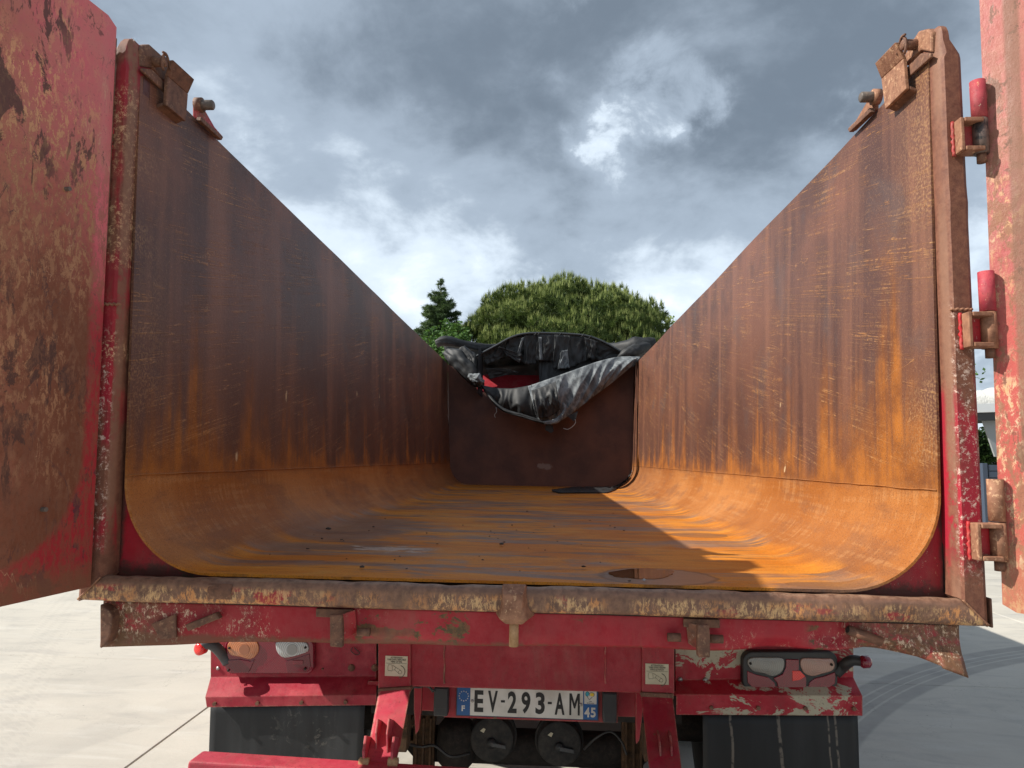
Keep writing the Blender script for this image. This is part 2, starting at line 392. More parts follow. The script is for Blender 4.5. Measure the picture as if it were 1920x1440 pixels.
def m_sill(g):
    p = g.pos; x, y, z = g.sep(p)
    gr = g.noise(p, 40, 4, .7); fn = g.noise(g.vec(x * 1.5, y, z * .6), 60, 8, .82, .3); big = g.noise(p, 2.2, 4, .6)
    c = g.mix(g.sm(gr, .3, .7), (.13, .068, .044), (.24, .125, .078))
    c = g.mix(g.sm(big, .5, .65) * .5, c, (.16, .085, .062))
    band = g.sm(z, 1.281, 1.295) * g.sm(z + (gr - .5) * .02, 1.342, 1.325) * g.sm(y, .03, .01)
    along = g.sm(g.noise(g.vec(x * 1.6, 0, 3), 1.3, 4, .6), .40, .52)
    redm = g.sm(g.noise(g.vec(x * 3, y, z * 6), 2.2, 5, .65), .58, .64)
    c = g.mix(band * along * redm * .85, c, (.36, .018, .030))
    fm = g.sm(fn, .47, .56) * band * along
    c = g.mix(fm * .9, c, g.mix(g.sm(g.noise(p, 14, 3), .4, .6), (.62, .27, .09), (.64, .40, .19)))
    c = g.mix(g.sm(z, 1.349, 1.356) * g.sm(gr, .35, .6) * .5, c, (.32, .22, .15))
    return dict(c=c, r=g.mix(g.sm(z, 1.335, 1.352), (.66,) * 3, (.36,) * 3), s=.5, h=gr + fn * .8 + big * 2, hs=.5, hd=.003)
material('sill_rust', m_sill)

def m_post(g):
    p = g.pos; x, y, z = g.sep(p)
    gr = g.noise(p, 45, 4, .7); fn = g.noise(p, 55, 8, .84, .3); big = g.noise(g.vec(x * 3, y * 3, z), 1.7, 5, .6)
    redc = g.mix(g.sm(g.noise(p, 6, 4), .3, .7), (.36, .012, .028), (.24, .012, .026))
    rust = g.mix(g.sm(gr, .3, .7), (.125, .052, .032), (.21, .095, .055))
    left = g.sm(x, .2, -.2)
    hi = g.sm(z + (big - .5) * 1.1, 1.75, 2.15) * (left.inv() * .85 + .15)
    lowr = g.sm(z + (gr - .5) * .2, 1.50, 1.40)
    rm = (hi.max(lowr)).max(g.sm(big, .46, .56))
    rm = rm.max(g.sm(y, .005, .010) * g.sm(y, .05, .03) * g.sm(gr, .36, .5) * .9)
    c = g.mix(rm * .95, redc, rust)
    zone = g.sm(z + (g.noise(p, 5, 3) - .5) * .5, 2.15, 1.95) * g.sm(z, 1.36, 1.50)
    c = g.mix(g.sm(fn, .535, .575) * zone * g.sm(y, .02, .0) * .9, c, (.60, .46, .38))
    c = g.mix(g.sm(fn, .50, .58) * left * g.sm(g.noise(g.vec(x, y, z * 1.5), 2.4, 3), .5, .58) * .8, c, (.62, .40, .22))
    fac = g.sm(y, .006, .012) * g.sm(y, .05, .03)                       # lighter brown on the bevelled facet
    c = g.mix(fac * g.sm(big, .38, .55) * .6, c, (.26, .14, .09))
    return dict(c=c, r=.62, s=.35, h=gr + fn * .6 + big * 2, hs=.5, hd=.0025)
material('post_paint', m_post)

def m_door(dark):
    def f(g):
        p = g.obj; s, y, z = g.sep(p)      # s: distance from the hinge edge, z: height
        gr = g.noise(p, 32, 5, .72); fn = g.noise(g.vec(s, y, z * .45), 48, 8, .82, .3); big = g.noise(p, 2.1, 5, .6); med = g.noise(p, 7, 5, .65)
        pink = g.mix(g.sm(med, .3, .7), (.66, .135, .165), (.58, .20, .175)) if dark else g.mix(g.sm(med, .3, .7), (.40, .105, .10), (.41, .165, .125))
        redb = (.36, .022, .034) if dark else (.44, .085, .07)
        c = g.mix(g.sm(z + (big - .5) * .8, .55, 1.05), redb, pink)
        # outline left by the tub: distance to a rounded corner
        cx, cz, R, off = ((.325, .36, .28, .08) if dark else (.33, .40, .26, .05))
        qx = (cx - s).max(0.0); qz = (cz - z).max(0.0)
        dist = (qx * qx + qz * qz).pow(.5)                     # > R : outside the tub outline
        inside = g.sm(dist + (gr - .5) * .02, R + .012, R - .012)
        rb = g.mix(g.sm(gr, .35, .65), (.19, .073, .038), (.36, .14, .062))
        if dark:
            rz = g.sm(z + (big - .5) * 1.0 - s * .9, 1.45, .50)
            c = g.mix(inside * rz * .97, c, g.mix(g.sm(z + (big - .5) * .6, 1.25, .55), rb, (.17, .060, .029)))
            c = g.mix(g.sm(s + (big - .5) * .6, .10, .45) * .75 * g.sm(gr, .3, .6), c, (.42, .165, .10))
            fm = g.sm(fn, .50, .555) * g.sm(big + (z - .95).abs() * -.30, .30, .48)
            c = g.mix(fm * (inside * .8 + .2) * .95, c, (.70, .38, .19))
            bl = g.sm(g.noise(g.vec(s * 1.7, 0, z * .62), 7.5, 7, .72, .6), .545, .575) * g.sm(g.noise(g.vec(s, 0, z), 1.9, 3), .44, .54)
            c = g.mix(bl * .85, c, (.070, .036, .030))
            sp = g.sm(g.noise(p, 11, 5, .6), .56, .60) * inside.inv() * g.sm(z, .42, .30)
            c = g.mix(sp * .85, c, (.06, .03, .045))
            c = g.mix(g.sm(fn, .47, .53) * g.sm(z, 1.35, 1.0) * .55, c, (.20, .085, .05))
            nn = g.noise(g.vec(s * 7, 0, z * 2.4), 1.2, 5, .6, 1.2)
            c = g.mix(g.sm((nn - .5).abs(), .012, .004) * g.sm(med, .48, .6) * .8, c, (.10, .045, .04))
            c = g.mix(g.sm((nn - .60).abs(), .006, .003) * g.sm(med, .5, .6) * .6, c, (.62, .40, .25))
            low = g.sm(z + (gr - .5) * .1, .10, .02)
            c = g.mix(low * .8, c, (.20, .09, .05))
        else:
            band = g.sm((dist - R).abs(), .022, .012)
            c = g.mix(g.sm(z + (big - .5) * 1.1, 1.25, .95) * inside * .7, c, rb)
            fm = g.sm(fn, .50, .57) * g.sm(big - (z - .6).max(0.0) * .22, .34, .48)
            c = g.mix(fm * .9, c, g.mix(g.sm(med, .4, .6), (.60, .36, .18), (.62, .48, .32)))
            c = g.mix(g.sm(g.noise(g.vec(s, 0, z * .6), 14, 8, .8, .4), .50, .54) * g.sm(z, 1.75, 1.1) * .85, c, (.26, .12, .07))
            c = g.mix(g.sm(z + (gr - .5) * .3, .26, .08) * .6, c, (.36, .17, .09))
            c = g.mix(band * .8, c, (.21, .105, .068))
            bl = g.sm(g.noise(g.vec(s * 1.6, 0, z * .7), 9, 7, .72, .6), .555, .58)
            c = g.mix(bl * .8, c, (.16, .08, .05))
        c = g.mix(g.sm(g.noise(p, 150, 2), .62, .72) * .3, c, (.05, .02, .018))
        return dict(c=c, r=g.mix(inside, (.42,) * 3, (.62,) * 3), s=.35, h=gr + fn + big * 2 + med, hs=.5, hd=.003)
    return f
material('door_left', m_door(True)); material('door_right', m_door(False))

def m_rust(a, b, fl=.3, rr=.7):
    def f(g):
        p = g.pos; gr = g.noise(p, 38, 5, .7); fn = g.noise(p, 90, 3, .65)
        c = g.mix(g.sm(gr, .3, .7), a, b)
        c = g.mix(g.sm(fn, .56, .64) * fl * g.sm(g.noise(p, 6, 3), .42, .6), c, (.55, .34, .2))
        return dict(c=c, r=rr, s=.35, h=gr + fn * .6, hs=.5, hd=.002)
    return f
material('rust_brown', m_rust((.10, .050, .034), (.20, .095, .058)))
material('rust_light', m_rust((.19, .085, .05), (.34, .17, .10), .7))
material('rust_tan', m_rust((.30, .17, .08), (.45, .28, .15), .4))
material('steel_grey', m_rust((.09, .075, .065), (.16, .13, .11), .1, .5))
material('grime', m_rust((.012, .010, .009), (.03, .024, .02), .03, .85))
material('spring_rust', m_rust((.05, .03, .018), (.11, .06, .03), .1, .85))

def m_blackrub(g):
    p = g.pos; x, y, z = g.sep(p)
    gr = g.noise(p, 26, 4, .7)
    c = g.mix(g.sm(g.noise(g.vec(x * 6, y, z * .8), 1, 4, .6), .35, .7), (.014, .015, .017), (.050, .053, .056))
    c = g.mix(g.sm(g.noise(g.vec(x * 1, y, z * 1), 22, 6, .8, 1.0), .555, .60) * g.sm(g.noise(g.vec(x * 5, y, z * .6), 1, 3), .44, .56) * .6, c, (.16, .15, .13))
    return dict(c=c, r=.62, s=.4, h=gr, hs=.3, hd=.002)
material('mudflap_rubber', m_blackrub)
def m_flapR(g):
    p = g.pos; x, y, z = g.sep(p)
    c = g.mix(g.sm(g.noise(g.vec(x * 6, y, z * .8), 1, 4, .6), .35, .7), (.009, .010, .011), (.020, .021, .023))
    for x0, wd in ((.735, .006), (.905, .008), (1.075, .004), (1.10, .005)):
        wob = (g.noise(g.vec(x0 * 30, 0, z * 6), 1, 4) - .5) * .03
        m = g.sm((x - x0 - (z - .78) * -.06 + wob).abs(), wd, wd * .4) * g.sm(g.noise(p, 40, 3), .33, .5)
        c = g.mix(m * .8, c, (.16, .135, .11))
    return dict(c=c, r=.6, s=.4, h=g.noise(p, 26, 4, .7), hs=.3, hd=.002)
material('mudflap_rubber_right', m_flapR)
material('tyre_rubber', lambda g: dict(c=g.mix(g.noise(g.pos, 12, 4), (.010, .010, .010), (.03, .028, .025)), r=.8, h=g.noise(g.pos, 40, 3), hs=.3))
material('black_plastic', lambda g: dict(c=g.mix(g.noise(g.pos, 30, 4), (.012, .012, .013), (.035, .035, .035)), r=.5, h=g.noise(g.pos, 60, 3), hs=.2, hd=.001))
material('chamber_black', lambda g: dict(c=g.mix(g.sm(g.noise(g.pos, 22, 6, .7), .4, .65), (.010, .010, .010), (.035, .030, .026)), r=.75, h=g.noise(g.pos, 60, 4), hs=.3, hd=.001))
material('grey_rubber', lambda g: dict(c=g.mix(g.noise(g.pos, 30, 4), (.035, .038, .042), (.06, .064, .07)), r=.5))
material('black_paint', lambda g: dict(c=g.mix(g.sm(g.noise(g.pos, 20, 5, .7), .45, .6), (.02, .019, .02), (.13, .09, .075)), r=.45, h=g.noise(g.pos, 40, 4), hs=.4, hd=.002))
def lens(col, col2, r=.16):
    def f(g):
        p = g.obj; x, y, z = g.sep(p)
        rings = ((x * x + z * z).pow(.5) * 900).sin()
        c = g.mix(g.sm(rings, -.4, .6), col, col2)
        c = g.mix(g.sm(g.noise(g.pos, 40, 4), .45, .7) * .3, c, (.25, .2, .16))
        return dict(c=c, r=r, s=.5, coat=.5, h=rings, hs=.25, hd=.001)
    return f
material('lens_amber', lens((.42, .14, .055), (.55, .21, .09)))
material('lens_clear', lens((.30, .32, .32), (.50, .52, .52)))
material('lens_smoked', lens((.20, .20, .18), (.225, .225, .205)))
material('lens_salmon', lens((.33, .185, .14), (.37, .21, .165)))
def m_lensred(c1, c2):
    def f(g):
        p = g.pos; x, y, z = g.sep(p)
        tri = (x * 700).sin() * (z * 700).sin()
        return dict(c=g.mix(g.sm(tri, -.2, .4), c1, c2), r=.15, s=.5, coat=.4, h=tri, hs=.15, hd=.001)
    return f
material('lens_red', m_lensred((.15, .003, .016), (.20, .005, .022)))
material('lens_red_dark', m_lensred((.10, .003, .013), (.14, .004, .017)))
material('lens_red_bright', m_lensred((.62, .010, .012), (.80, .03, .02)))
material('lens_amber_core', lambda g: dict(c=(.33, .13, .07), r=.25)); material('lens_clear_core', lambda g: dict(c=(.27, .27, .26), r=.25))
material('plate_white', lambda g: dict(c=g.mix(g.sm(g.noise(g.pos, 14, 4), .35, .7), (.62, .60, .54), (.46, .43, .37)), r=.4, h=g.noise(g.pos, 40, 4), hs=.1))
material('plate_blue', lambda g: dict(c=(.010, .085, .25), r=.35))
material('plate_black', lambda g: dict(c=(.008, .008, .008), r=.4))
material('plate_yellow', lambda g: dict(c=(.72, .50, .04), r=.4))
material('plate_cyan', lambda g: dict(c=(.04, .32, .42), r=.4))
material('plate_frame', lambda g: dict(c=(.02, .03, .06), r=.4))
material('sticker_paper', lambda g: dict(c=g.mix(g.sm(g.noise(g.pos, 18, 4), .35, .7), (.52, .47, .34), (.42, .37, .25)), r=.45))
material('sticker_ink', lambda g: dict(c=(.13, .11, .08), r=.5))
material('screw_metal', lambda g: dict(c=(.33, .32, .30), r=.4, m=.7))
material('galvanised', lambda g: dict(c=(.42, .42, .41), r=.4, m=.6))

def m_tarp(a, b, dust, dustc, rr=.5):
    def f(g):
        p = g.pos; x, y, z = g.sep(p)
        fo = g.noise(g.vec(x * 1.0, y, z * .6), 4, 4, .55, .9); fi = g.noise(p, 60, 4, .6)
        c = g.mix(g.sm(g.noise(p, 8, 4), .3, .7), a, b)
        ridge = g.sm((fo - .5).abs(), .06, .01)
        c = g.mix((ridge * .6 + g.sm(g.noise(g.vec(x * 1.2 + z * .6, y, z * .5), 9, 6, .7), .45, .65) * .8).min(1.0) * dust, c, dustc)
        return dict(c=c, r=rr, s=.5, h=fo * 2 + fi * .1, hs=.35, hd=.004)
    return f
material('tarp_black', m_tarp((.006, .007, .008), (.015, .016, .018), .30, (.055, .058, .062), .62))
material('tarp_dusty', m_tarp((.05, .058, .065), (.12, .135, .147), .6, (.29, .31, .32), .8))
material('tarp_tan', m_tarp((.30, .24, .18), (.42, .35, .28), .3, (.5, .45, .4), .6))
material('tarp_hoop', lambda g: dict(c=(.06, .065, .07), r=.35, m=.5))

# ------------------------------------------------------------------ ground
tA, tB, tC = PZ(1622, 1322, 0), PZ(1750, 1262, 0), PZ(1915, 1226, 0)
def circ(a, b, c):
    ax, ay, bx, by, cx, cy = a.x, a.y, b.x, b.y, c.x, c.y
    D = 2 * (ax * (by - cy) + bx * (cy - ay) + cx * (ay - by))
    ux = ((ax * ax + ay * ay) * (by - cy) + (bx * bx + by * by) * (cy - ay) + (cx * cx + cy * cy) * (ay - by)) / D
    uy = ((ax * ax + ay * ay) * (cx - bx) + (bx * bx + by * by) * (ax - cx) + (cx * cx + cy * cy) * (bx - ax)) / D
    return ux, uy, math.hypot(ax - ux, ay - uy)
CX, CY, CR = circ(tA, tB, tC)
def m_conc(g):
    p = g.pos; x, y, z = g.sep(p)
    big = g.noise(g.vec(x, y, 0), .55, 5, .6, .8); med = g.noise(g.vec(x * 1, y * 2.6, 0), 1.7, 6, .65, 1.0); fn = g.noise(p, 45, 4, .7)
    c = g.mix(g.sm(big, .3, .7), (.52, .485, .42), (.44, .415, .365))
    c = g.mix(g.sm(med, .48, .70) * .55, c, (.36, .34, .31))
    c = g.mix(g.sm(g.noise(g.vec(x * .6 + y * .25, y * 3.2, 4), 1.4, 5, .6, .6), .52, .7) * .5, c, (.56, .54, .49))
    c = g.mix(g.sm(fn, .5, .75) * .25, c, (.36, .34, .30))
    sp = g.sm(g.voro(g.vec(x, y, 0), 3.1), .022, .012); c = g.mix(sp * .7, c, (.12, .11, .10))
    sp = g.sm(g.voro(g.vec(x + 7, y, 0), 1.1) + (med - .5) * .12, .10, .05) * g.sm(g.noise(g.vec(x, y, 3), .8, 2), .5, .6); c = g.mix(sp * .22, c, (.25, .23, .21))
    ck = g.noise(g.vec(x, y, 9), .8, 6, .6, .4); c = g.mix(g.sm((ck - .5).abs(), .0016, .0006) * .35, c, (.2, .19, .17))
    c = g.mix(g.sm(g.noise(g.vec(x * .35 + y * .6, y * .35 - x * .5, 7), 2.2, 7, .7, .3), .50, .68) * .25, c, (.33, .31, .275))
    vx = x - CX; vy = y - CY; rad = (vx * vx + vy * vy).pow(.5) - CR
    tread = g.sm(rad.abs(), .20, .17)
    grooves = g.sm((rad.abs() - .07).abs(), .012, .006).max(g.sm(rad.abs(), .008, .004))
    tm = tread * (grooves.inv() * .8 + .2) * (g.noise(g.vec(x, y, 0), 4, 4, .6) * .8 + .35)
    c = g.mix((tm * .62).min(1.0), c, (.19, .185, .18))
    for (qx, qr, wd, st) in ((CX + .9, CR + 2.3, .16, .22), (CX + 2.2, CR + 3.9, .14, .16), (CX - 3, CR + 1.1, .2, .18)):
        v1 = x - qx; r1 = (v1 * v1 + vy * vy).pow(.5) - qr
        c = g.mix(g.sm(r1.abs(), wd, wd * .7) * st * g.sm(g.noise(g.vec(x, y, 1), 1.2, 3), .35, .6), c, (.2, .195, .19))
    lx = x + 3.2 + (y - 2.4) * .62                                   # faint tread print at the left
    tl = g.sm(lx.abs(), .17, .14) * g.sm(((lx + y * .5) * 70).sin() * ((y * 44).sin()), .0, .5) * g.sm(x, -1.3, -2.0)
    c = g.mix(tl * .13, c, (.30, .285, .26))
    return dict(c=c, r=.8, s=.3, h=fn + med * 2 + tl * .25, hs=.25, hd=.004)
material('concrete', m_conc)
material('subsoil', lambda g: dict(c=g.mix(g.sm(g.noise(g.pos, .05, 6, .7), .4, .6), (.10, .105, .05), (.19, .17, .12)), r=.95))
material('joint_dark', lambda g: dict(c=(.055, .05, .045), r=.9))
tag(mk('ground', ([(-900, -900, -.14), (900, -900, -.14), (900, 900, -.14), (-900, 900, -.14)], [(0, 1, 2, 3)]), 'subsoil'), kind='structure')
yard = tag(mk('concrete_yard', box(-43, 43, -13, 50, -.12, -.012), 'joint_dark'), kind='structure')
SX, SY, GX, GY = 7.5, 5.0, -2.18, 3.86
slab_me = None
for i in range(-5, 6):
    for j in range(-3, 9):
        x0 = GX + i * SX; y0 = GY + j * SY
        cx_, cy_ = x0 + SX / 2, y0 + SY / 2
        if slab_me is None:
            o = mk('slab', box(cx_ - SX / 2 + .005, cx_ + SX / 2 - .005, cy_ - SY / 2 + .005, cy_ + SY / 2 - .005, -.1, 0), 'concrete', yard, bev=.004, seg=1); slab_me = o
        else:
            n = slab_me.copy(); COL.objects.link(n); n.parent = yard; n.location = Vector((cx_, cy_, -.05)) - yard.location

# ------------------------------------------------------------------ trailer
T = empty('tipping_trailer', (0, 3.4, 0), 'rusty red tipping trailer with its two rear doors swung open', 'trailer')
KL, KR = .044, .024
def wallx(s, z): return s * (1.133 + (KL if s < 0 else KR) * max(z - 1.63, 0))
ZF, RX, RZ = 1.365, .258, .265
YE = 6.8; ZT = 2.88
ys = [.055 + (YE - .055) * (i / 44) for i in range(45)]
def bulge(s, y, z): return s * (.007 * fb(y * .9 + s * 5, z * 1.1, 3.3, 1, 2)) * min(1, max(0, (y - .05) * 1.5))
for s in (-1, 1):
    zs = [1.6275 + (ZT - 1.6275) * i / 18 for i in range(19)]
    def grid(off):
        return [[Vector((wallx(s, z) + bulge(s, y, z) + s * off, y, z)) for z in zs] for y in ys]
    def shell(gi, go):
        ny, nz = len(gi), len(gi[0]); v = [p for r in gi for p in r] + [p for r in go for p in r]; N = ny * nz; f = []
        for a in range(ny - 1):
            for b in range(nz - 1):
                i = a * nz + b; f += [(i, i + 1, i + nz + 1, i + nz), (N + i, N + i + nz, N + i + nz + 1, N + i + 1)]
        for a in range(ny - 1):
            for b in (0, nz - 1): i = a * nz + b; f.append((i, i + nz, N + i + nz, N + i))
        for b in range(nz - 1):
            for a in (0, ny - 1): i = a * nz + b; f.append((i, i + 1, N + i + 1, N + i))
        return v, f
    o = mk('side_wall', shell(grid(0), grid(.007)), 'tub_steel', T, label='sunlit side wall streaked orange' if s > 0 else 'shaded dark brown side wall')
    me = o.data; me.polygons.foreach_set('use_smooth', [True] * len(me.polygons)); es = o.modifiers.new('es', 'EDGE_SPLIT'); es.split_angle = .6
    # curved corner
    ang = [i / 14 * math.pi / 2 for i in range(15)]
    def grc(off):
        return [[Vector((s * ((1.133 - RX) + (RX + off) * math.cos(a)) + bulge(s, y, 1.63) * math.cos(a), y, ZF + RZ - (RZ + off) * math.sin(a) - .002)) for a in ang] for y in ys]
    o = mk('curved_corner_plate', shell(grc(0), grc(.007)), 'tub_steel', T)
    o.data.polygons.foreach_set('use_smooth', [True] * len(o.data.polygons)); es = o.modifiers.new('es', 'EDGE_SPLIT'); es.split_angle = .6
    # weld bead
    path = [Vector((wallx(s, 1.63) + bulge(s, y, 1.63) - s * .001, y, 1.632 + .003 * fb(y * 6, s, 0, 1, 2))) for y in [ .06 + i * .0675 for i in range(100)]]
    mk('weld_seam', tube(path, [.0026 + .0014 * fb(i * .9, s, 2, 1, 2) for i in range(100)], 6), 'tub_steel', T, True)
    mk('top_rail', box(*sorted((wallx(s, ZT) + s * .0085, wallx(s, ZT) + s * .075)), .11, YE + .1, ZT - .09, ZT - .003), 'red_frame', T, bev=.008)
    for k in range(9):
        yy = .75 + k * .72
        mk('wall_rib', hexa([(s * 1.145, yy, 1.45), (s * 1.235, yy, 1.45), (s * 1.25, yy, 2.785), (s * 1.20, yy, 2.785), (s * 1.145, yy + .06, 1.45), (s * 1.235, yy + .06, 1.45), (s * 1.25, yy + .06, 2.785), (s * 1.20, yy + .06, 2.785)]), 'red_frame', T, bev=.004)
# floor
fx = 1.133 - RX
nx_, v, f = 24, [], []
for off in (0, -.008):
    for y in ys:
        for i in range(nx_ + 1):
            x = -fx + 2 * fx * i / nx_; v.append((x, y, ZF - .002 + off - .006 * (1 - (x / fx) ** 2) * (.5 + .5 * fb(x, y, 0, 1.2, 2)) * (y > .1)))
N = len(ys) * (nx_ + 1)
for a in range(len(ys) - 1):
    for b in range(nx_):
        i = a * (nx_ + 1) + b; f += [(i, i + 1, i + nx_ + 2, i + nx_ + 1), (N + i, N + i + nx_ + 1, N + i + nx_ + 2, N + i + 1)]
for b in range(nx_): f.append((b, N + b, N + b + 1, b + 1))
o = mk('floor_plate', (v, f), 'tub_steel', T)
# bulkhead (front wall) with rounded lower corners
bp = [(wallx(-1, 2.62), 2.62), (wallx(-1, 1.63), 1.63)] + [(-(1.133 - RX) - RX * math.cos(a), ZF + RZ - RZ * math.sin(a)) for a in [i / 10 * math.pi / 2 for i in range(1, 11)]]
bp = [(x * 1.006, z - .012 if z < 1.45 else z) for x, z in bp]; bp[0] = (bp[0][0], 2.87); bp = [(-.80, 2.52), (-.86, 2.87)] + bp; bp = bp + [(-x, z) for x, z in bp[::-1]]; bp[-1] = (.60, 2.52); bp[-2] = (.66, 2.87)
mk('front_wall', prism([(x, YE - .012, z) for x, z in bp], (0, .01, 0)), 'bulkhead_steel', T)
mk('gap_shade_fill', box(-1.10, 1.10, .11, .22, 1.285, 1.345), 'grime', T)  # near-black box added under the floor so the sill gap stays dark
mk('front_wall_cap', hexa([(-.84, 6.81, 2.50), (.64, 6.81, 2.50), (.64, 7.10, 2.78), (-.84, 7.10, 2.78), (-.84, 6.83, 2.48), (.64, 6.83, 2.48), (.64, 7.12, 2.76), (-.84, 7.12, 2.76)]), 'red_chassis', T)
mk('corner_gusset', prism([(1.115, YE - .03, 1.5), (1.14, YE - .03, 1.6), (1.15, YE - .03, 2.7), (1.125, YE - .03, 2.7)], (0, .015, 0)), 'bulkhead_steel', T)
for x in (-.95, .95):
    mk('front_stay', box(x - .05, x + .05, 6.82, 6.92, 1.2, 2.55), 'red_frame', T, bev=.006)

# rear sill: swept, dented
def mitre(z): return 1.15 + (1.357 - z) * .94
def dent(x, z):
    d_ = .004 * fb(x * 3, z * 4, 1.1, 1, 3)
    d_ += .014 * math.exp(-((x - 1.02) / .10) ** 2 - ((z - 1.30) / .03) ** 2) + .012 * math.exp(-((x - .69) / .05) ** 2 - ((z - 1.31) / .02) ** 2)
    d_ -= .010 * math.exp(-((x + .825) / .035) ** 2 - ((z - 1.335) / .014) ** 2)
    return d_
prof = [(.036, 1.353), (.03, 1.356), (.014, 1.356), (.004, 1.350), (.000, 1.340), (-.002, 1.325), (-.003, 1.312), (-.003, 1.30), (.000, 1.296), (.008, 1.290), (.02, 1.288), (.036, 1.288)]
rings = []
for i in range(241):
    t = -1 + 2 * i / 240; r = []
    for y, z in prof:
        x = t * mitre(z); wob = .0035 * fb(x * 2.2, 5, 0, 1, 2)
        r.append(Vector((x, y + dent(x, z), z + wob + (.003 * fb(x * 14, z * 30, 2, 1, 2) if z > 1.34 else 0))))
    rings.append(r)
mk('rear_sill', loft(rings), 'sill_rust', T, True)
mk('gap_shade_lip', box(-1.14, 1.14, .0365, .10, 1.2825, 1.325), 'grime', T)  # near-black fill standing in for shade in the gap behind the sill
mk('sill_weld_lump', loft([[Vector((-.845 + .022 * i + .006 * fb(i, k, 0, 1, 2), -.006 - .013 * math.sin(math.pi * (i + .3) / 3.6) * math.sin(math.pi * k / 7) , 1.347 - .006 * k)) for k in range(8)] for i in range(4)], close=False), 'rust_brown', T, True)
for s in (-1, 1):
    mk('mitre_weld', tube([(s * (1.152 + .060 * t), -.0015, 1.355 - .062 * t) for t in [i / 12 for i in range(13)]], [.003 + .0015 * fb(i * 1.7, s, 0, 1, 2) for i in range(13)], 6), 'rust_light', T, True)

# posts
def post(s):
    rings = []
    nz = 60
    for i in range(nz + 1):
        t = i / nz; z = 1.357 + (2.845 - 1.357) * t
        xi = 1.147 + ((.018 if s > 0 else .040) * t); xo = 1.217 + (.009 if s > 0 else .022) * t
        w_ = .0022 * fb(z * 3, s * 4, 0, 1, 2)
        if t > .985: pass
        row = [(xi, .105), (xi + w_, .036), (xi + .003, .014), (xi + .011, w_), (xo - .012, w_), (xo, .01), (xo, .105)]
        if i == 0: row = [(x, y) for x, y in row]
        rings.append([Vector((s * x, y + (.012 * math.exp(-((z - 2.42) / .03) ** 2) * -.3), z if i else 1.357 - max(0, (x - 1.15) / .94))) for x, y in row])
    xi = 1.147 + (.018 if s > 0 else .040)
    if s > 0: tops = ((2.86, 0, .060, 0), (2.882, 0, .048, 0), (2.90, .001, .037, .002), (2.925, .002, .036, .004), (2.942, .004, .034, .010), (2.952, .009, .030, .02), (2.956, .015, .024, .03))
    else: tops = ((2.88, 0, .060, 0), (2.91, .001, .056, .004), (2.93, .004, .052, .010), (2.945, .010, .045, .02), (2.952, .018, .036, .03))
    for (z, a, b, yy) in tops:
        w = b - a; rings.append([Vector((s * (xi + a + w * u), y, z)) for u, y in ((0, .105 - yy), (0, .034), (.14, .014 + yy * .5), (.32, .002 + yy), (.80, .002 + yy), (1, .012 + yy), (1, .105 - yy))])
    return loft(rings)
for s in (-1, 1):
    o = mk('rear_post', post(s), 'post_paint', T, label='rusty brown corner post' if s > 0 else 'corner post with pink and red paint')
    o.data.polygons.foreach_set('use_smooth', [True] * len(o.data.polygons)); es = o.modifiers.new('es', 'EDGE_SPLIT'); es.split_angle = .45
    mk('post_weld_ring', tube([(s * (1.160 + .0042 * k), -.001 + (.0 if k else .006), 2.12 + .003 * math.sin(k * 2.1)) for k in range(14)], .004, 6), 'rust_light', T, True)
    # red corner plates between tub and frame
    cp = [(s * 1.165, 1.33), (s * 1.168, 1.86)] + [(wallx(s, 1.86) + s * .010, 1.86), (wallx(s, 1.63) + s * .009, 1.63)] + [(s * ((1.133 - RX) + (RX + .009) * math.cos(a)), ZF + RZ - (RZ + .009) * math.sin(a)) for a in [i / 12 * math.pi / 2 for i in range(1, 12)]] + [(s * (1.133 - RX - .1), 1.352), (s * (1.133 - RX - .1), 1.33)]
    mk('corner_plate', prism([(x, .075, z) for x, z in cp], (0, .012, 0)), 'red_corner', T)
    mk('post_liner', hexa([(s * 1.1455, .070, 1.36), (s * 1.165, .070, 1.36), (s * (1.165 + .02), .070, 2.85), (s * (1.152 + (.012 if s > 0 else .03) + .012), .070, 2.85), (s * 1.1455, .105, 1.36), (s * 1.165, .105, 1.36), (s * 1.185, .105, 2.85), (s * (1.152 + (.012 if s > 0 else .03) + .012), .105, 2.85)]), 'grime' if s > 0 else 'red_corner', T)  # right copy near-black, shade of the gap put into its colour

mk('end_plate', box(1.2225, 1.2285, .004, .10, 1.285, 1.36), 'rust_brown', T, bev=.003)
# centre pivot lug on the sill
lug = mk('pivot_lug', loft([[Vector(p) for p in r] for r in [
    [(-.044, -.004, 1.362), (.020, -.004, 1.362), (.020, .02, 1.362), (-.044, .02, 1.362)],
    [(-.040, -.040, 1.345), (.014, -.040, 1.345), (.024, .02, 1.345), (-.046, .02, 1.345)],
    [(-.038, -.046, 1.31), (.012, -.046, 1.31), (.030, .01, 1.31), (-.050, .01, 1.31)],
    [(-.048, -.044, 1.283), (.026, -.044, 1.283), (.046, .01, 1.286), (-.062, .01, 1.286)],
    [(-.030, -.036, 1.268), (.012, -.036, 1.268), (.022, .01, 1.268), (-.042, .01, 1.268)]]]), 'rust_light', T, bev=.004)
mk('lug_pin', cyl((-.010, -.014, 1.243), (0, 0, 1), .0125, .07, 16), 'rust_tan', T, True)

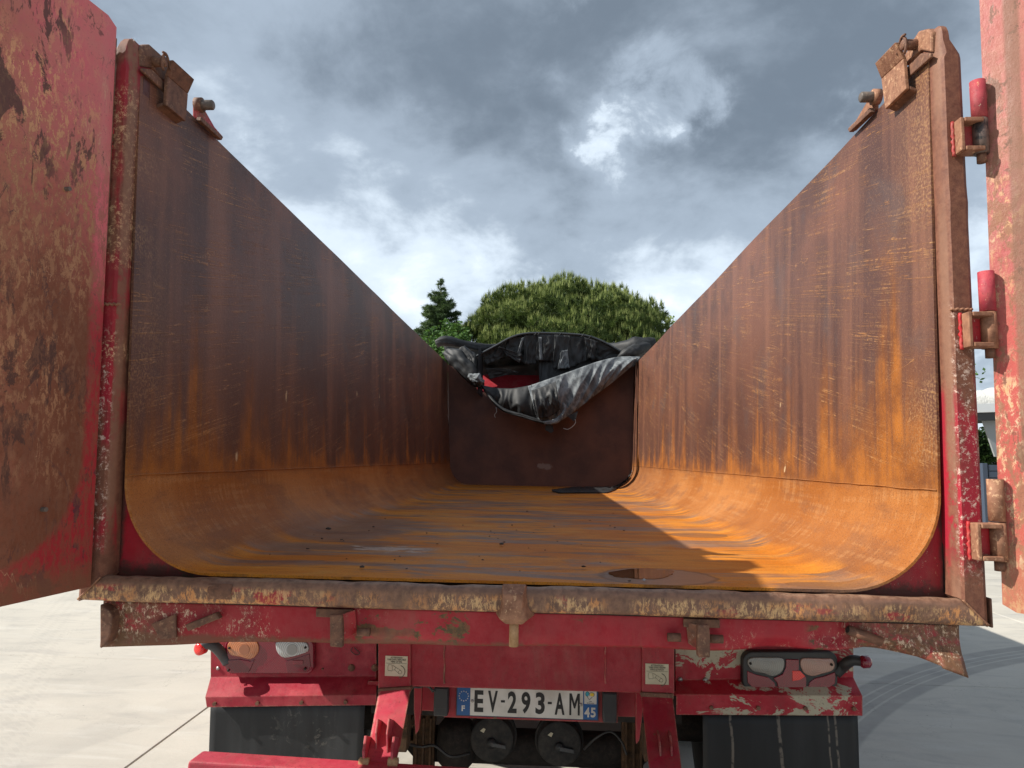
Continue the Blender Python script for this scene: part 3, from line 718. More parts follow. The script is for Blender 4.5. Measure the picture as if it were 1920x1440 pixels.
# rear skirt with crumpled lower edge
def skb(x):
    pts = [(-1.17, 1.155), (-.96, 1.168), (-.81, 1.180), (-.57, 1.186), (-.36, 1.183), (0, 1.193), (.34, 1.199), (.50, 1.196), (.78, 1.211), (.92, 1.216), (1.05, 1.200), (1.17, 1.160)]
    for (a, b), (c_, d_) in zip(pts, pts[1:]):
        if x <= c_: return b + (d_ - b) * (x - a) / (c_ - a)
    return pts[-1][1]
v, f = [], []
NX, NZ = 200, 12
for i in range(NX + 1):
    x = -1.168 + (1.168 + 1.165) * i / NX; zb = skb(x)
    for k in range(NZ + 1):
        t = k / NZ; z = 1.284 + (zb - 1.284) * t
        y = .045 + .006 * fb(x * 2.5, z * 3, 0, 1, 2) * t + .022 * max(0, math.sin(x * 9 + 1.2) * math.sin(x * 3.7)) * max(0, t - .72) / .28
        y -= .05 * max(0, (x - .95) / .2) * t ** 2
        if x > .6: y += .02 * math.sin((x - .6) * 21) * max(0, t - .6) / .4
        xx = x - (.012 * t if x > 1.1 else 0)
        v.append((xx, y, z))
    v.append((x, v[-1][1] + .028, zb + .004 + .004 * fb(x * 8, 0, 0, 1, 2)))      # turned-in lip
R_ = NZ + 2
for i in range(NX):
    for k in range(NZ + 1): a = i * R_ + k; f.append((a, a + 1, a + R_ + 1, a + R_))
o = mk('rear_skirt', (v, f), 'skirt_paint', T, True); sd = o.modifiers.new('s', 'SOLIDIFY'); sd.thickness = .004; sd.offset = 1
# pieces on the skirt
SK = .040
def plate_px(pts, Y, th): return prism([P(x, y, Y) for x, y in pts], (0, th, 0))
mk('end_bracket', J(plate_px([(187, 1133), (206, 1146), (210, 1158), (207, 1190), (200, 1206), (187, 1217)], SK - .03, .04)), 'rust_brown', T, bev=.004)
mk('triangle_plate', plate_px([(283, 1170), (329, 1151), (330, 1196), (300, 1199)], SK - .010, .008), 'rust_brown', T, bev=.002)
mk('slanted_bar', plate_px([(346, 1172), (404, 1149), (412, 1160), (352, 1184)], SK - .026, .022), 'rust_brown', T, bev=.003)
a, b = P(1590, 1181, SK - .016), P(1652, 1203, SK - .012)
tb = mk('slanted_tube', tube([a, b], .0125, 16), 'rust_brown', T, True)
mk('tube_bore', cyl(a, b - a, .008, .006, 14), 'grime', tb)
def hook(px, py, flip):
    H = mk('latch_hook', J(plate_px([(px - 12, py), (px + 10, py), (px + 12, py + 20), (px + 12, py + 62), (px - 12, py + 60)], -.022, .02)), 'rust_brown', T, bev=.004)
    mk('hook_stem', hexa([P(px - 6, py + 4, -.004), P(px + 36, py - 10, .035), P(px + 40, py + 34, .035), P(px + 8, py + 50, -.004), P(px - 6, py + 4, .01), P(px + 36, py - 10, .045), P(px + 40, py + 34, .045), P(px + 8, py + 50, .01)]) if not flip else
       hexa([P(px + 6, py + 4, -.004), P(px - 34, py - 6, .035), P(px - 30, py + 34, .035), P(px - 6, py + 50, -.004), P(px + 6, py + 4, .01), P(px - 34, py - 6, .045), P(px - 30, py + 34, .045), P(px - 6, py + 50, .01)]), 'red_bracket', H, bev=.002)
    mk('hook_plate', plate_px([(px - 38, py - 12), (px + 30, py - 10), (px + 30, py + 6), (px - 38, py + 4)], .030, .012), 'rust_brown', H, bev=.002)
hook(630, 1153, False); hook(1320, 1172, True)
for (x0, x1, y0, y1) in ((672, 692, 1178, 1192), (1253, 1275, 1187, 1203), (1336, 1350, 1190, 1206)):
    c0 = P((x0 + x1) / 2, (y0 + y1) / 2, .02)
    mk('hinge_barrel', cyl(c0, (1, 0, 0), .011, .034, 14), 'rust_brown', T, True)

# hinge brackets and pins at both sides
def hinges(s):
    for zc, dk in ((2.60, True), (2.06, False), (1.507, False)):
        xx = 1.216 + (zc - 2) * .012 + (.035 if s < 0 else 0); X_ = lambda a, b: sorted((s * a, s * b)); hh = .047
        B = mk('hinge_bracket', J(box(*X_(xx - .036, xx - .026), -.040, -.0035, zc - hh, zc + hh), box(*X_(xx - .025, xx + .026), -.042, .006, zc + hh - .012, zc + hh), box(*X_(xx - .025, xx + .026), -.042, .006, zc - hh, zc - hh + .012)), 'rust_light', T, bev=.0025)
        mk('bracket_web', J(box(*X_(xx - .0255, xx + .030), -.012, -.004, zc - hh + .0125, zc + hh - .0125)), 'red_bracket', B)
        cx_ = s * (xx + .028)
        mk('hinge_sleeve', cyl((cx_, -.018, zc), (0, 0, 1), .0195, .098, 20), 'black_paint' if dk else 'rust_light', B, True, label='black painted sleeve' if dk else None)
        mk('hinge_pin', cyl((cx_, -.018, zc - .062), (0, 0, 1), .012, .024, 14), 'rust_brown', B, True)
        mk('door_barrel', cyl((cx_, -.018, zc + .106), (0, 0, 1), .0195, .108, 20), 'barrel_pink' if zc > 1.8 else 'rust_light', B, True)
        mk('weld_bead', tube([(s * (xx - .038 + .0015 * math.sin(k * 2.3)), -.006, zc - .05 + k * .0083) for k in range(13)], [.005 + .0012 * math.sin(k * 2.9) for k in range(13)], 6), 'red_bracket', B, True)
hinges(1); hinges(-1)

# ---- rear doors: local x runs from the hinge edge outwards, z up
def door(side, hinge, direc, lean, L, matn, lab):
    d_ = Vector(direc).normalized(); zv = Vector((lean, 0, 1)).normalized(); yv = zv.cross(d_).normalized()
    d_ = yv.cross(zv)
    M = Matrix(((d_.x, yv.x, zv.x, hinge[0]), (d_.y, yv.y, zv.y, hinge[1]), (d_.z, yv.z, zv.z, hinge[2]), (0, 0, 0, 1)))
    n = 1 if side < 0 else -1            # which way the inner face looks along local y
    if n * yv.dot(CAM - Vector(hinge)) < 0: n = -n
    Ht = 1.645 if side < 0 else 1.84
    v, f = [], []; nx, nz = 40, 56
    for i in range(nx + 1):
        for k in range(nz + 1):
            s_, z_ = L * i / nx, Ht * k / nz
            if k == nz: z_ = Ht - max(0, .018 - s_) * 1.0
            if side > 0 and k == 0: z_ = max(0, .02 - s_) * .8
            edge = min(1, min(s_, L - s_, z_, Ht - z_) / .05)
            v.append((s_, n * (.006 * fb(s_ * 2.4, 3, z_ * 2.0, 1, 3) * edge), z_))
    for i in range(nx):
        for k in range(nz): a = i * (nz + 1) + k; f.append((a, a + 1, a + nz + 2, a + nz + 1))
    me = bpy.data.meshes.new('rear_door'); me.from_pydata(v, [], f); me.materials.append(MATS[matn])
    bm = bmesh.new(); bm.from_mesh(me); bmesh.ops.recalc_face_normals(bm, faces=bm.faces)
    bm.faces.ensure_lookup_table()
    if bm.faces[0].normal.y * n < 0: bmesh.ops.reverse_faces(bm, faces=bm.faces)
    bm.to_mesh(me); bm.free()
    me.polygons.foreach_set('use_smooth', [True] * len(me.polygons))
    o = bpy.data.objects.new('rear_door', me); COL.objects.link(o); o['label'] = lab
    sd = o.modifiers.new('s', 'SOLIDIFY'); sd.thickness = .05; sd.offset = -1
    es = o.modifiers.new('es', 'EDGE_SPLIT'); es.split_angle = .5
    o.parent = T; o.matrix_parent_inverse = Matrix.Translation(-T.location); o.matrix_basis = M
    def loc(name, vf, mat, **k):
        q = mk(name, vf, mat, None, keep=True, **k); q.parent = o; return q
    for zz_ in (.3, .85, 1.4):
        loc('outer_stiffener', box(.02, L - .02, *sorted((-n * .0505, -n * .10)), zz_ - .03, zz_ + .03), 'red_frame', bev=.004)
    if side < 0:
        loc('edge_seal_strip', box(-.006, .0, *sorted((-n * .002, -n * .04)), .95, Ht - .05), 'rust_brown')
        loc('bolt_stub', cyl((.145, n * .004, 1.07), (0, 1, 0), .006, .02, 10), 'steel_grey')
        loc('bolt_stub', cyl((.165, n * .004, .22), (0, 1, 0), .006, .02, 10), 'steel_grey')
    return o
hb = P(170, 1100, -.016); ht = P(219, 44, -.016)
far = P(0, 1137, -.275)
door(-1, (hb.x, -.016, hb.z), (far.x - hb.x, far.y + .016, 0), (ht.x - hb.x) / (ht.z - hb.z), 1.28, 'door_left', 'shaded door, pink at the top and rusty brown below')
hb = P(1880, 1145, -.01); ht = P(1834, -60, -.01)
door(1, (hb.x, -.01, hb.z), (.72, -.69, 0), (ht.x - hb.x) / (ht.z - hb.z), 1.2, 'door_right', 'sunlit door with faded pink paint and yellow flecks')

# ---- hardware on top of the walls
def top_hw(s):
    XW = 1.187 if s < 0 else 1.163                      # inner face of the wall at the top
    Q = lambda pts, X: [PX(x, y, s * X) for x, y in pts]
    D = lambda d_: Vector((s * d_, 0, 0))
    if s < 0:
        leg = [(315, 143), (312, 197), (349, 228), (353, 176)]; top = [(325, 112), (365, 149)]
        lugp = [(264, 92), (270, 84), (281, 83), (322, 120), (316, 158), (300, 146), (286, 128), (264, 124)]
        strip_ = [(268, 128), (286, 130), (314, 160), (312, 175), (268, 134)]
        cap = [(372, 190), (383, 203), (403, 238), (419, 256), (414, 261), (372, 222)]; capx = [(378, 219), (419, 257), (416, 263), (376, 226)]
        pinp, boltp = (296, 116), (383, 197)
    else:
        leg = [(1693, 110), (1698, 167), (1659, 205), (1652, 148)]; top = [(1678, 79), (1640, 119)]
        lugp = [(1746, 60), (1737, 54), (1722, 58), (1713, 72), (1694, 106), (1697, 124), (1726, 94), (1746, 98)]
        strip_ = [(1744, 100), (1726, 100), (1696, 130), (1697, 150), (1744, 108)]
        cap = [(1636, 178), (1624, 192), (1604, 226), (1589, 241), (1594, 246), (1636, 206)]; capx = [(1630, 202), (1589, 242), (1592, 248), (1632, 210)]
        pinp, boltp = (1708, 84), (1632, 182)
    a = Q(leg, XW - .035); c = Q(top, XW - .062)
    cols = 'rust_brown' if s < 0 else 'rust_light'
    o_ = D(.012)
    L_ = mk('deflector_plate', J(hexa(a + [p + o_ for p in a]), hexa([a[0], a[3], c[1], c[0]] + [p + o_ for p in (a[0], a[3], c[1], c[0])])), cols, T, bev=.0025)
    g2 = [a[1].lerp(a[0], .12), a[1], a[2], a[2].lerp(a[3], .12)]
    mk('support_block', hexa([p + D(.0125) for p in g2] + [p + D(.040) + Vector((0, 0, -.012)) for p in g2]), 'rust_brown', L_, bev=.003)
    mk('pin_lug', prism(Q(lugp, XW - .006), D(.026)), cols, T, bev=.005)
    mk('mounting_strip', prism(Q(strip_, XW - .016), D(.0095)), 'rust_brown', T, bev=.003)
    pp, bb = PX(*pinp, s * (XW - .02)), PX(*boltp, s * (XW - .02))
    pin = mk('locking_pin', cyl(pp, (1, 0, 0), .0155, .055, 14), 'rust_brown', T, True)
    pin.modifiers.new('b', 'BEVEL').width = .003
    mk('split_hook', tube(spline([pp + Vector((-s * .022, y, z)) for y, z in ((.004, .026), (-.012, .012), (-.014, -.016), (-.002, -.03))], 8), .0045, 6), 'rust_brown', pin, True)
    mk('split_hook', tube(spline([pp + Vector((-s * .026, y, z)) for y, z in ((-.02, .02), (.0, .024), (.02, .004), (.03, -.012))], 8), .004, 6), 'rust_brown', pin, True)
    bl = mk('hinge_bolt', cyl(bb + Vector((-s * .004, 0, 0)), (1, 0, 0), .0175, .06, 16), 'steel_grey', T, True)
    bl.modifiers.new('b', 'BEVEL').width = .004
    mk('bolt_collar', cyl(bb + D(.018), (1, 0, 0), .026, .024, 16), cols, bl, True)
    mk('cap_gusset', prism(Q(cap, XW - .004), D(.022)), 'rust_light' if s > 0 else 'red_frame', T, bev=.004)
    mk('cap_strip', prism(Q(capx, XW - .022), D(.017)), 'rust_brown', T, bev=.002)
top_hw(-1); top_hw(1)

# ---- chassis rear: crossmember
YC = .60
cm = mk('crossmember', J(hexa([P(710, 1286, YC), P(1265, 1302, YC), P(1265, 1185, YC), P(710, 1180, YC)] + [p + Vector((0, .12, 0)) for p in (P(710, 1286, YC), P(1265, 1302, YC), P(1265, 1185, YC), P(710, 1180, YC))])), 'red_chassis', T, bev=.006)
for px in (833, 1135):
    mk('weld_line', tube([P(px + .6 * math.sin(k), 1200 + k * 6.3, YC - .001) for k in range(14)], .003, 6), 'red_frame', cm, True)
for px0, px1 in ((710, 770), (1205, 1264)):      # raised end blocks that carry the stickers
    mk('end_block', hexa([P(px0 - 1, 1292 if px0 < 1000 else 1304, YC - .012), P(px1, 1290 if px0 < 1000 else 1306, YC - .012), P(px1, 1190, YC - .012), P(px0 - 1, 1188, YC - .012)] + [p + Vector((0, .0115, 0)) for p in (P(px0 - 1, 1292 if px0 < 1000 else 1304, YC - .012), P(px1, 1290 if px0 < 1000 else 1306, YC - .012), P(px1, 1190, YC - .012), P(px0 - 1, 1188, YC - .012))]), 'red_chassis', cm, bev=.003)
def text(body, size, loc, mat, parent, name, sx=1., bold=0., ext=.0004, align='CENTER', rot=0.):
    cu = bpy.data.curves.new(name, 'FONT'); cu.body = body; cu.size = size; cu.align_x = align; cu.align_y = 'CENTER'; cu.extrude = ext; cu.offset = bold; cu.resolution_u = 4
    o = bpy.data.objects.new('tmp', cu); COL.objects.link(o); bpy.context.view_layer.update()
    me = bpy.data.meshes.new_from_object(o.evaluated_get(bpy.context.evaluated_depsgraph_get())); bpy.data.objects.remove(o)
    me.materials.clear(); me.materials.append(MATS[mat])
    R = Matrix.Rotation(rot, 4, 'Y') @ Matrix.Rotation(math.pi / 2, 4, 'X') @ Matrix.Diagonal((sx, 1, 1, 1))
    me.transform(R)
    q = bpy.data.objects.new(name, me); COL.objects.link(q); q.parent = parent; q.location = Vector(loc) - wloc(parent)
    return q
def sticker(cx, cy, last, line2):
    c = P(cx, cy, YC - .0135); w, h = .079, .068
    rot = -.0
    st = mk('warning_sticker', box(c.x - w / 2, c.x + w / 2, c.y, c.y + .0012, c.z - h / 2, c.z + h / 2), 'sticker_paper', T, bev=.0004, label='worn cream warning sticker with a hook drawing')
    text("ATTENTION", .0075, (c.x, c.y - .0006, c.z + .028), 'sticker_ink', st, 'lettering', bold=.0002)
    text(line2, .0062, (c.x, c.y - .0006, c.z + .0215), 'sticker_ink', st, 'lettering', bold=.0002)
    text(last, .0075, (c.x, c.y - .0006, c.z + .0145), 'sticker_ink', st, 'lettering', bold=.0002)
    L_ = lambda pts, r=.0006: tube([(c.x + a, c.y - .0004, c.z + b) for a, b in pts], r, 5)
    circ_ = [(.014 + .006 * math.cos(t * .7), -.020 + .006 * math.sin(t * .7)) for t in range(10)]
    arc = [(.010 + .021 * math.cos(t), -.018 + .021 * math.sin(t)) for t in [1.3 - k * .35 for k in range(9)]]
    mk('hook_drawing', J(L_([(-.036, .009), (.036, .009)]), L_([(-.028, .004), (-.016, .004), (-.014, -.004), (-.014, -.016), (-.028, -.016), (-.030, -.006), (-.028, .004)]), L_([(-.014, .003), (.018, -.015)]), L_([(-.014, -.013), (-.004, -.013), (.010, -.025)]), L_([(-.002, -.004), (-.006, -.013)]), L_(circ_), L_(arc, .0014)), 'sticker_ink', st)
sticker(743, 1249, "VERS LE BAS", "TUBE CHOC REPLIABLE")
sticker(1232, 1264, "VERS LE HAUT", "TUBE CHOC RELEVE")

# number plate
pc = [P(862, 1338, .74), P(1114, 1347, .74), P(1117, 1298, .74), P(862, 1287, .74)]
hold = mk('plate_holder', J(plate_px([(832, 1345), (1158, 1356), (1158, 1280), (832, 1270)], .752, .02), plate_px([(780, 1332), (832, 1335), (832, 1268), (780, 1266)], .770, .01), plate_px([(1158, 1344), (1205, 1345), (1205, 1280), (1158, 1280)], .770, .01)), 'red_chassis', T, bev=.002)
cc = (pc[0] + pc[1] + pc[2] + pc[3]) / 4; PW, PH = .520, .110
tilt = -math.atan2(pc[1].z - pc[0].z, pc[1].x - pc[0].x)
PLT = mk('number_plate', box(-PW / 2, PW / 2, 0, .003, -PH / 2, PH / 2), 'plate_frame', None, keep=True, bev=.001)
PLT.parent = T; PLT.location = cc - T.location; PLT['label'] = 'white plate with blue ends reading EV-293-AM'
def onplate(name, vf, mat, **k):
    q = mk(name, vf, mat, None, keep=True, **k); q.parent = PLT; return q
onplate('white_field', box(-.208, .204, -.0012, .0, -.051, .051), 'plate_white', bev=.0005)
onplate('blue_band', box(-.256, -.2085, -.0012, .0, -.051, .051), 'plate_blue', bev=.0005)
onplate('blue_band', box(.2045, .256, -.0012, .0, -.051, .051), 'plate_blue', bev=.0005)
def ptext(b, size, x, z, mat, sx, bold): 
    q = text(b, size, (0, 0, 0), mat, PLT, 'character', sx, bold, ext=.0005); q.location = (x, -.0016, z); return q
def fitc(ch, x, z, w, h, mat, bold):
    q = text(ch, .1, (0, 0, 0), mat, PLT, 'character', 1, bold, ext=.0005); me = q.data
    co = np.empty(len(me.vertices) * 3); me.vertices.foreach_get('co', co); co = co.reshape(-1, 3)
    lo_, hi_ = co.min(0), co.max(0); co[:, 0] = (co[:, 0] - (lo_[0] + hi_[0]) / 2) * w / (hi_[0] - lo_[0]); co[:, 2] = (co[:, 2] - (lo_[2] + hi_[2]) / 2) * h / (hi_[2] - lo_[2])
    me.vertices.foreach_set('co', co.ravel()); me.update(); q.location = (x, -.0016, z)
onplate('character', prism([(.154, -.0019, -.038), (.154, -.0019, .038), (.1625, -.0019, .038), (.173, -.0019, .004), (.1835, -.0019, .038), (.192, -.0019, .038), (.192, -.0019, -.038), (.1845, -.0019, -.038), (.1845, -.0019, .016), (.1755, -.0019, -.014), (.1705, -.0019, -.014), (.1615, -.0019, .016), (.1615, -.0019, -.038)], (0, .0007, 0)), 'plate_black')
for ch, x, w in (('E', -.176, .033), ('V', -.125, .036), ('2', -.054, .033), ('9', -.004, .033), ('3', .048, .034), ('A', .119, .036)):
    fitc(ch, x, 0, w, .076, 'plate_black', .0032)
for x in (-.088, .083): onplate('hyphen', box(x - .0075, x + .0075, -.0019, -.0012, -.002, .006), 'plate_black')
fitc('F', -.233, -.027, .012, .020, 'plate_white', .003); fitc('4', .2185, -.026, .019, .034, 'plate_white', .003); fitc('5', .2405, -.026, .018, .034, 'plate_white', .003)
for k in range(12):
    a = k * math.pi / 6; cx_, cz_ = -.232 + .017 * math.cos(a), .016 + .017 * math.sin(a)
    pts = [(cx_ + (.0030 if j % 2 == 0 else .0013) * math.sin(j * math.pi / 5), -.0019, cz_ + (.0030 if j % 2 == 0 else .0013) * math.cos(j * math.pi / 5)) for j in range(10)]
    onplate('star', prism(pts, (0, .0007, 0)), 'plate_white')
onplate('emblem_field', box(.208, .2525, -.0018, -.0012, .003, .048), 'plate_white')
def ell(cx_, cz_, a, b, y, n=18, t0=0, t1=2 * math.pi): return [(cx_ + a * math.cos(t0 + (t1 - t0) * i / n), y, cz_ + b * math.sin(t0 + (t1 - t0) * i / n)) for i in range(n + (t1 - t0 < 6))]
onplate('emblem', prism(ell(.219, .038, .0065, .008, -.0022), (0, .0003, 0)), 'plate_cyan')
onplate('emblem', prism(ell(.236, .036, .0075, .006, -.0022), (0, .0003, 0)), 'plate_yellow')
onplate('emblem', J(tube(ell(.219, .038, .0068, .0083, -.0023, 18, 0, 5.2), .0007, 5), tube(ell(.235, .036, .009, .0075, -.0023, 18, -1.0, 3.6), .0007, 5), tube([(.219, -.0023, .028), (.226, -.0023, .018), (.237, -.0023, .028)], .0008, 5)), 'plate_black')
for b_, z_ in (("Loire", .0125), ("Val de Loire", .0062)):
    q = text(b_, .0055, (0, 0, 0), 'plate_black', PLT, 'character', .95, .0001); q.location = (.230, -.0019, z_)
for x in (-.2, .196):
    onplate('rivet', cyl((x, -.002, .0), (0, 1, 0), .0055, .003, 16), 'screw_metal', smooth=True)
PLT.rotation_euler = (0, tilt, 0)
for (x0, x1, y0, y1) in ((815, 843, 1283, 1337), (1129, 1155, 1293, 1349)):
    c0, c1 = P(x0, y1, .74), P(x1, y0, .74)
    q = mk('plate_lamp', box(c0.x, c1.x, .705, .75, c0.z, c1.z), 'black_plastic', T, bev=.006)
    mk('lamp_cap', box(c0.x + .002, c1.x - .002, .700, .7045, c0.z + .03, c1.z - .004), 'black_plastic', q, bev=.001)

# ---- lamp brackets
def bracket(s):
    Y0 = .76
    if s < 0: xa, xb = (395, 706), (385, 706); yt, ym, yl, yb = (1200, 1200), (1270, 1268), (1307, 1303), (1326, 1322)
    else: xa, xb = (1600, 1266), (1617, 1268); yt, ym, yl, yb = (1205, 1205), (1270, 1276), (1305, 1302), (1342, 1340)
    a0, a1 = P(xa[0], yt[0], Y0), P(xa[1], yt[1], Y0)
    b0, b1 = P(xa[0], ym[0], Y0), P(xa[1], ym[1], Y0)
    c0, c1 = P(xb[0], yl[0], Y0 - .07), P(xb[1], yl[1], Y0 - .07)
    d0, d1 = P(xb[0] + (3 if s < 0 else 0), yb[0], Y0 - .07), P(xb[1], yb[1], Y0 - .07)
    v, f = [], []; n = 30
    for i in range(n + 1):
        t = i / n
        for p, q in ((a0, a1), (b0, b1), (c0, c1), (d0, d1)):
            r = p.lerp(q, t); r.y += .0015 * fb(r.x * 6, r.z * 6, 0, 1, 2); v.append(r)
    for i in range(n):
        for k in range(3): a = i * 4 + k; f.append((a, a + 1, a + 5, a + 4))
    o = mk('lamp_bracket', (v, f), 'red_lampbar' if s < 0 else 'red_lampbar_worn', T, label='red folded lamp bracket' if s < 0 else 'red folded lamp bracket with cream patches')
    sd = o.modifiers.new('s', 'SOLIDIFY'); sd.thickness = .004; sd.offset = 0
    o.modifiers.new('b', 'BEVEL').width = .0015
    for px in ((402, 483, 566, 649) if s < 0 else (1334, 1422, 1510, 1600)):
        t = (px - xb[0]) / (xb[1] - xb[0]); c = c0.lerp(c1, t).lerp(d0.lerp(d1, t), .62)
        mk('bracket_bolt', cyl(c + Vector((0, -.004, 0)), (0, 1, 0), .0075, .012, 6), 'rust_brown', o)
    for px, py, r in (((659, 1252, .013), (703, 1252, .013), (605, 1254, .004)) if s < 0 else ((1275, 1274, .009), (1322, 1275, .009), (1583, 1276, .007))):
        mk('bracket_hole' if s < 0 else 'bracket_screw', cyl(P(px, py, Y0 - .003), (0, 1, 0), r, .006, 14), ('rust_brown' if s < 0 else 'screw_metal'), o, True)
    if s < 0: mk('bracket_hole', cyl(P(409, 1253, Y0 - .002), (0, 1, 0), .0065, .006, 16), 'galvanised', o, True)
    return o
bracket(-1); bracket(1)

# ---- tail lights
def rrect(x0, x1, y0, y1, r, Y, n=6):
    out = []
    for cx_, cy_, a0 in ((x1 - r, y0 + r, -90), (x1 - r, y1 - r, 0), (x0 + r, y1 - r, 90), (x0 + r, y0 + r, 180)):
        for k in range(n + 1):
            a = math.radians(a0 + 90 * k / n); out.append(P(cx_ + r * math.cos(a), cy_ + r * math.sin(a), Y))
    return out
def pill(pts, Y): return [P(x, y, Y) for x, y in pts]
def taill(s):
    Y = .715
    if s < 0:
        x0, x1, y0, y1 = 421, 588, 1198, 1264
        body = mk('tail_light', prism(rrect(x0, x1, y0, y1, 14, Y + .010), (0, .035, 0)), 'lens_red', T, bev=.006, seg=3, label='tail light with amber and clear lenses, dusty')
        A = spline([(427, 1222, 0), (426, 1210, 0), (432, 1203, 0), (445, 1203, 0), (478, 1203, 0), (485, 1215, 0), (480, 1229, 0), (468, 1236, 0), (450, 1232, 0), (434, 1229, 0), (427, 1222, 0)], 40)[:-1]
        Bc = spline([(517, 1215, 0), (517, 1206, 0), (526, 1203, 0), (550, 1203, 0), (572, 1205, 0), (578, 1213, 0), (576, 1222, 0), (560, 1228, 0), (545, 1232, 0), (530, 1233, 0), (520, 1224, 0), (517, 1215, 0)], 40)[:-1]
        ms = ('lens_amber', 'lens_clear')
        low = [[(427, 1238), (448, 1236), (470, 1240), (478, 1236), (466, 1261), (434, 1261), (425, 1252)], [(534, 1240), (556, 1234), (580, 1226), (582, 1250), (572, 1260), (538, 1261)]]
        brt = [(549, 1238), (568, 1238), (568, 1246), (549, 1246)]
        scr_ = ((430, 1215), (573, 1214), (428, 1257), (572, 1254))
    else:
        x0, x1, y0, y1 = 1393, 1571, 1222, 1297
        body = mk('tail_light', prism(rrect(x0, x1, y0, y1, 18, Y + .010), (0, .05, 0)), 'black_plastic', T, bev=.006, seg=3, label='tail light with smoked clear lenses in a black surround')
        A = spline([(1402, 1245, 0), (1404, 1236, 0), (1415, 1233, 0), (1440, 1233, 0), (1466, 1234, 0), (1471, 1245, 0), (1466, 1260, 0), (1450, 1268, 0), (1434, 1263, 0), (1412, 1258, 0), (1402, 1245, 0)], 40)[:-1]
        Bc = spline([(1501, 1246, 0), (1503, 1236, 0), (1514, 1234, 0), (1545, 1235, 0), (1560, 1236, 0), (1566, 1247, 0), (1560, 1258, 0), (1540, 1264, 0), (1524, 1268, 0), (1508, 1262, 0), (1501, 1246, 0)], 40)[:-1]
        ms = ('lens_smoked', 'lens_salmon')
        low = [[(1401, 1258), (1418, 1265), (1440, 1270), (1452, 1280), (1456, 1292), (1412, 1291), (1402, 1280)], [(1567, 1260), (1545, 1268), (1528, 1272), (1518, 1280), (1514, 1293), (1552, 1292), (1566, 1282)]]
        brt = [(1486, 1258), (1500, 1258), (1510, 1268), (1500, 1275), (1486, 1277)]
        scr_ = ((1407, 1244), (1559, 1246))
        mk('red_field', prism([P(x, y, Y + .0055) for x, y in [(1474, 1236), (1498, 1237), (1498, 1262), (1512, 1270), (1512, 1293), (1460, 1292), (1457, 1280), (1450, 1272), (1468, 1264), (1474, 1250)]], (0, .006, 0)), 'lens_red', body, bev=.002)
    for pts, m_ in ((A, ms[0]), (Bc, ms[1])):
        mk('lens', prism([P(p.x, p.y, Y + .004) for p in pts], (0, .010, 0)), m_, body, True, bev=.003)
    for q in low: mk('lens', prism([P(x, y, Y + .0065) for x, y in q], (0, .006, 0)), 'lens_red_dark' if s < 0 else 'lens_red', body, bev=.002)
    mk('reflector', prism([P(x, y, Y + .0035) for x, y in brt], (0, .005, 0)), 'lens_red' if s < 0 else 'lens_red_bright', body, bev=.001)
    if s < 0:
        for c_ in ((458, 1218), (548, 1218)):
            mk('bulb_reflector', cyl(P(c_[0], c_[1], Y + .0035), (0, 1, 0), .019, .003, 24), 'lens_amber_core' if c_[0] < 500 else 'lens_clear_core', body)
    for x, y in scr_: mk('lens_screw', cyl(P(x, y, Y + .003), (0, 1, 0), .0045, .006, 10), 'grime', body, True)
    # rubber arm with side marker lamp
    if s < 0: pth = [P(428, 1242, .74), P(418, 1228, .73), P(405, 1214, .70), P(392, 1208, .68), P(378, 1212, .67)]; cap = (374, 1217)
    else: pth = [P(1566, 1262, .74), P(1580, 1250, .73), P(1590, 1242, .70), P(1600, 1238, .69), P(1618, 1240, .68)]; cap = (1624, 1241)
    arm = mk('marker_arm', tube(spline(pth, 16), [.021 - .004 * i / 16 for i in range(17)], 14), 'grey_rubber' if s < 0 else 'black_plastic', T, True)
    c = P(cap[0], cap[1], .665)
    if s < 0: mk('marker_lens', tube([c + Vector((.006, .02, 0)), c, c + Vector((-.003, -.006, 0)), c + Vector((-.004, -.010, 0))], [.022, .023, .021, .013], 20), 'lens_red_bright', arm, True)
    else: mk('marker_lens', tube([c + Vector((-.018, 0, 0)), c + Vector((-.012, 0, 0)), c + Vector((.008, 0, 0)), c + Vector((.016, 0, 0))], [.017, .022, .021, .012], 20), 'lens_red', arm, True)
taill(-1); taill(1)

# ---- mudflaps
def flap(s):
    if s < 0: tl, tr = P(395, 1318, .71), P(684, 1314, .71)
    else: tl, tr = P(1318, 1338, .71), P(1608, 1338, .71)
    v, f = [], []; nx, nz = 24, 14
    for i in range(nx + 1):
        for k in range(nz + 1):
            p = tl.lerp(tr, i / nx); t = k / nz
            v.append((p.x + (.01 * t if s < 0 else .0) * (i == 0), .71 + .012 * math.sin(i * .5) * t + .03 * t * t, p.z + (.24 - p.z) * t))
    for i in range(nx):
        for k in range(nz): a = i * (nz + 1) + k; f.append((a, a + 1, a + nz + 2, a + nz + 1))
    o = mk('mudflap', (v, f), 'mudflap_rubber' if s < 0 else 'mudflap_rubber_right', T, True, label='dusty black mudflap' if s < 0 else 'black mudflap with pale streaks')
    sd = o.modifiers.new('s', 'SOLIDIFY'); sd.thickness = .008; sd.offset = -1
flap(-1); flap(1)

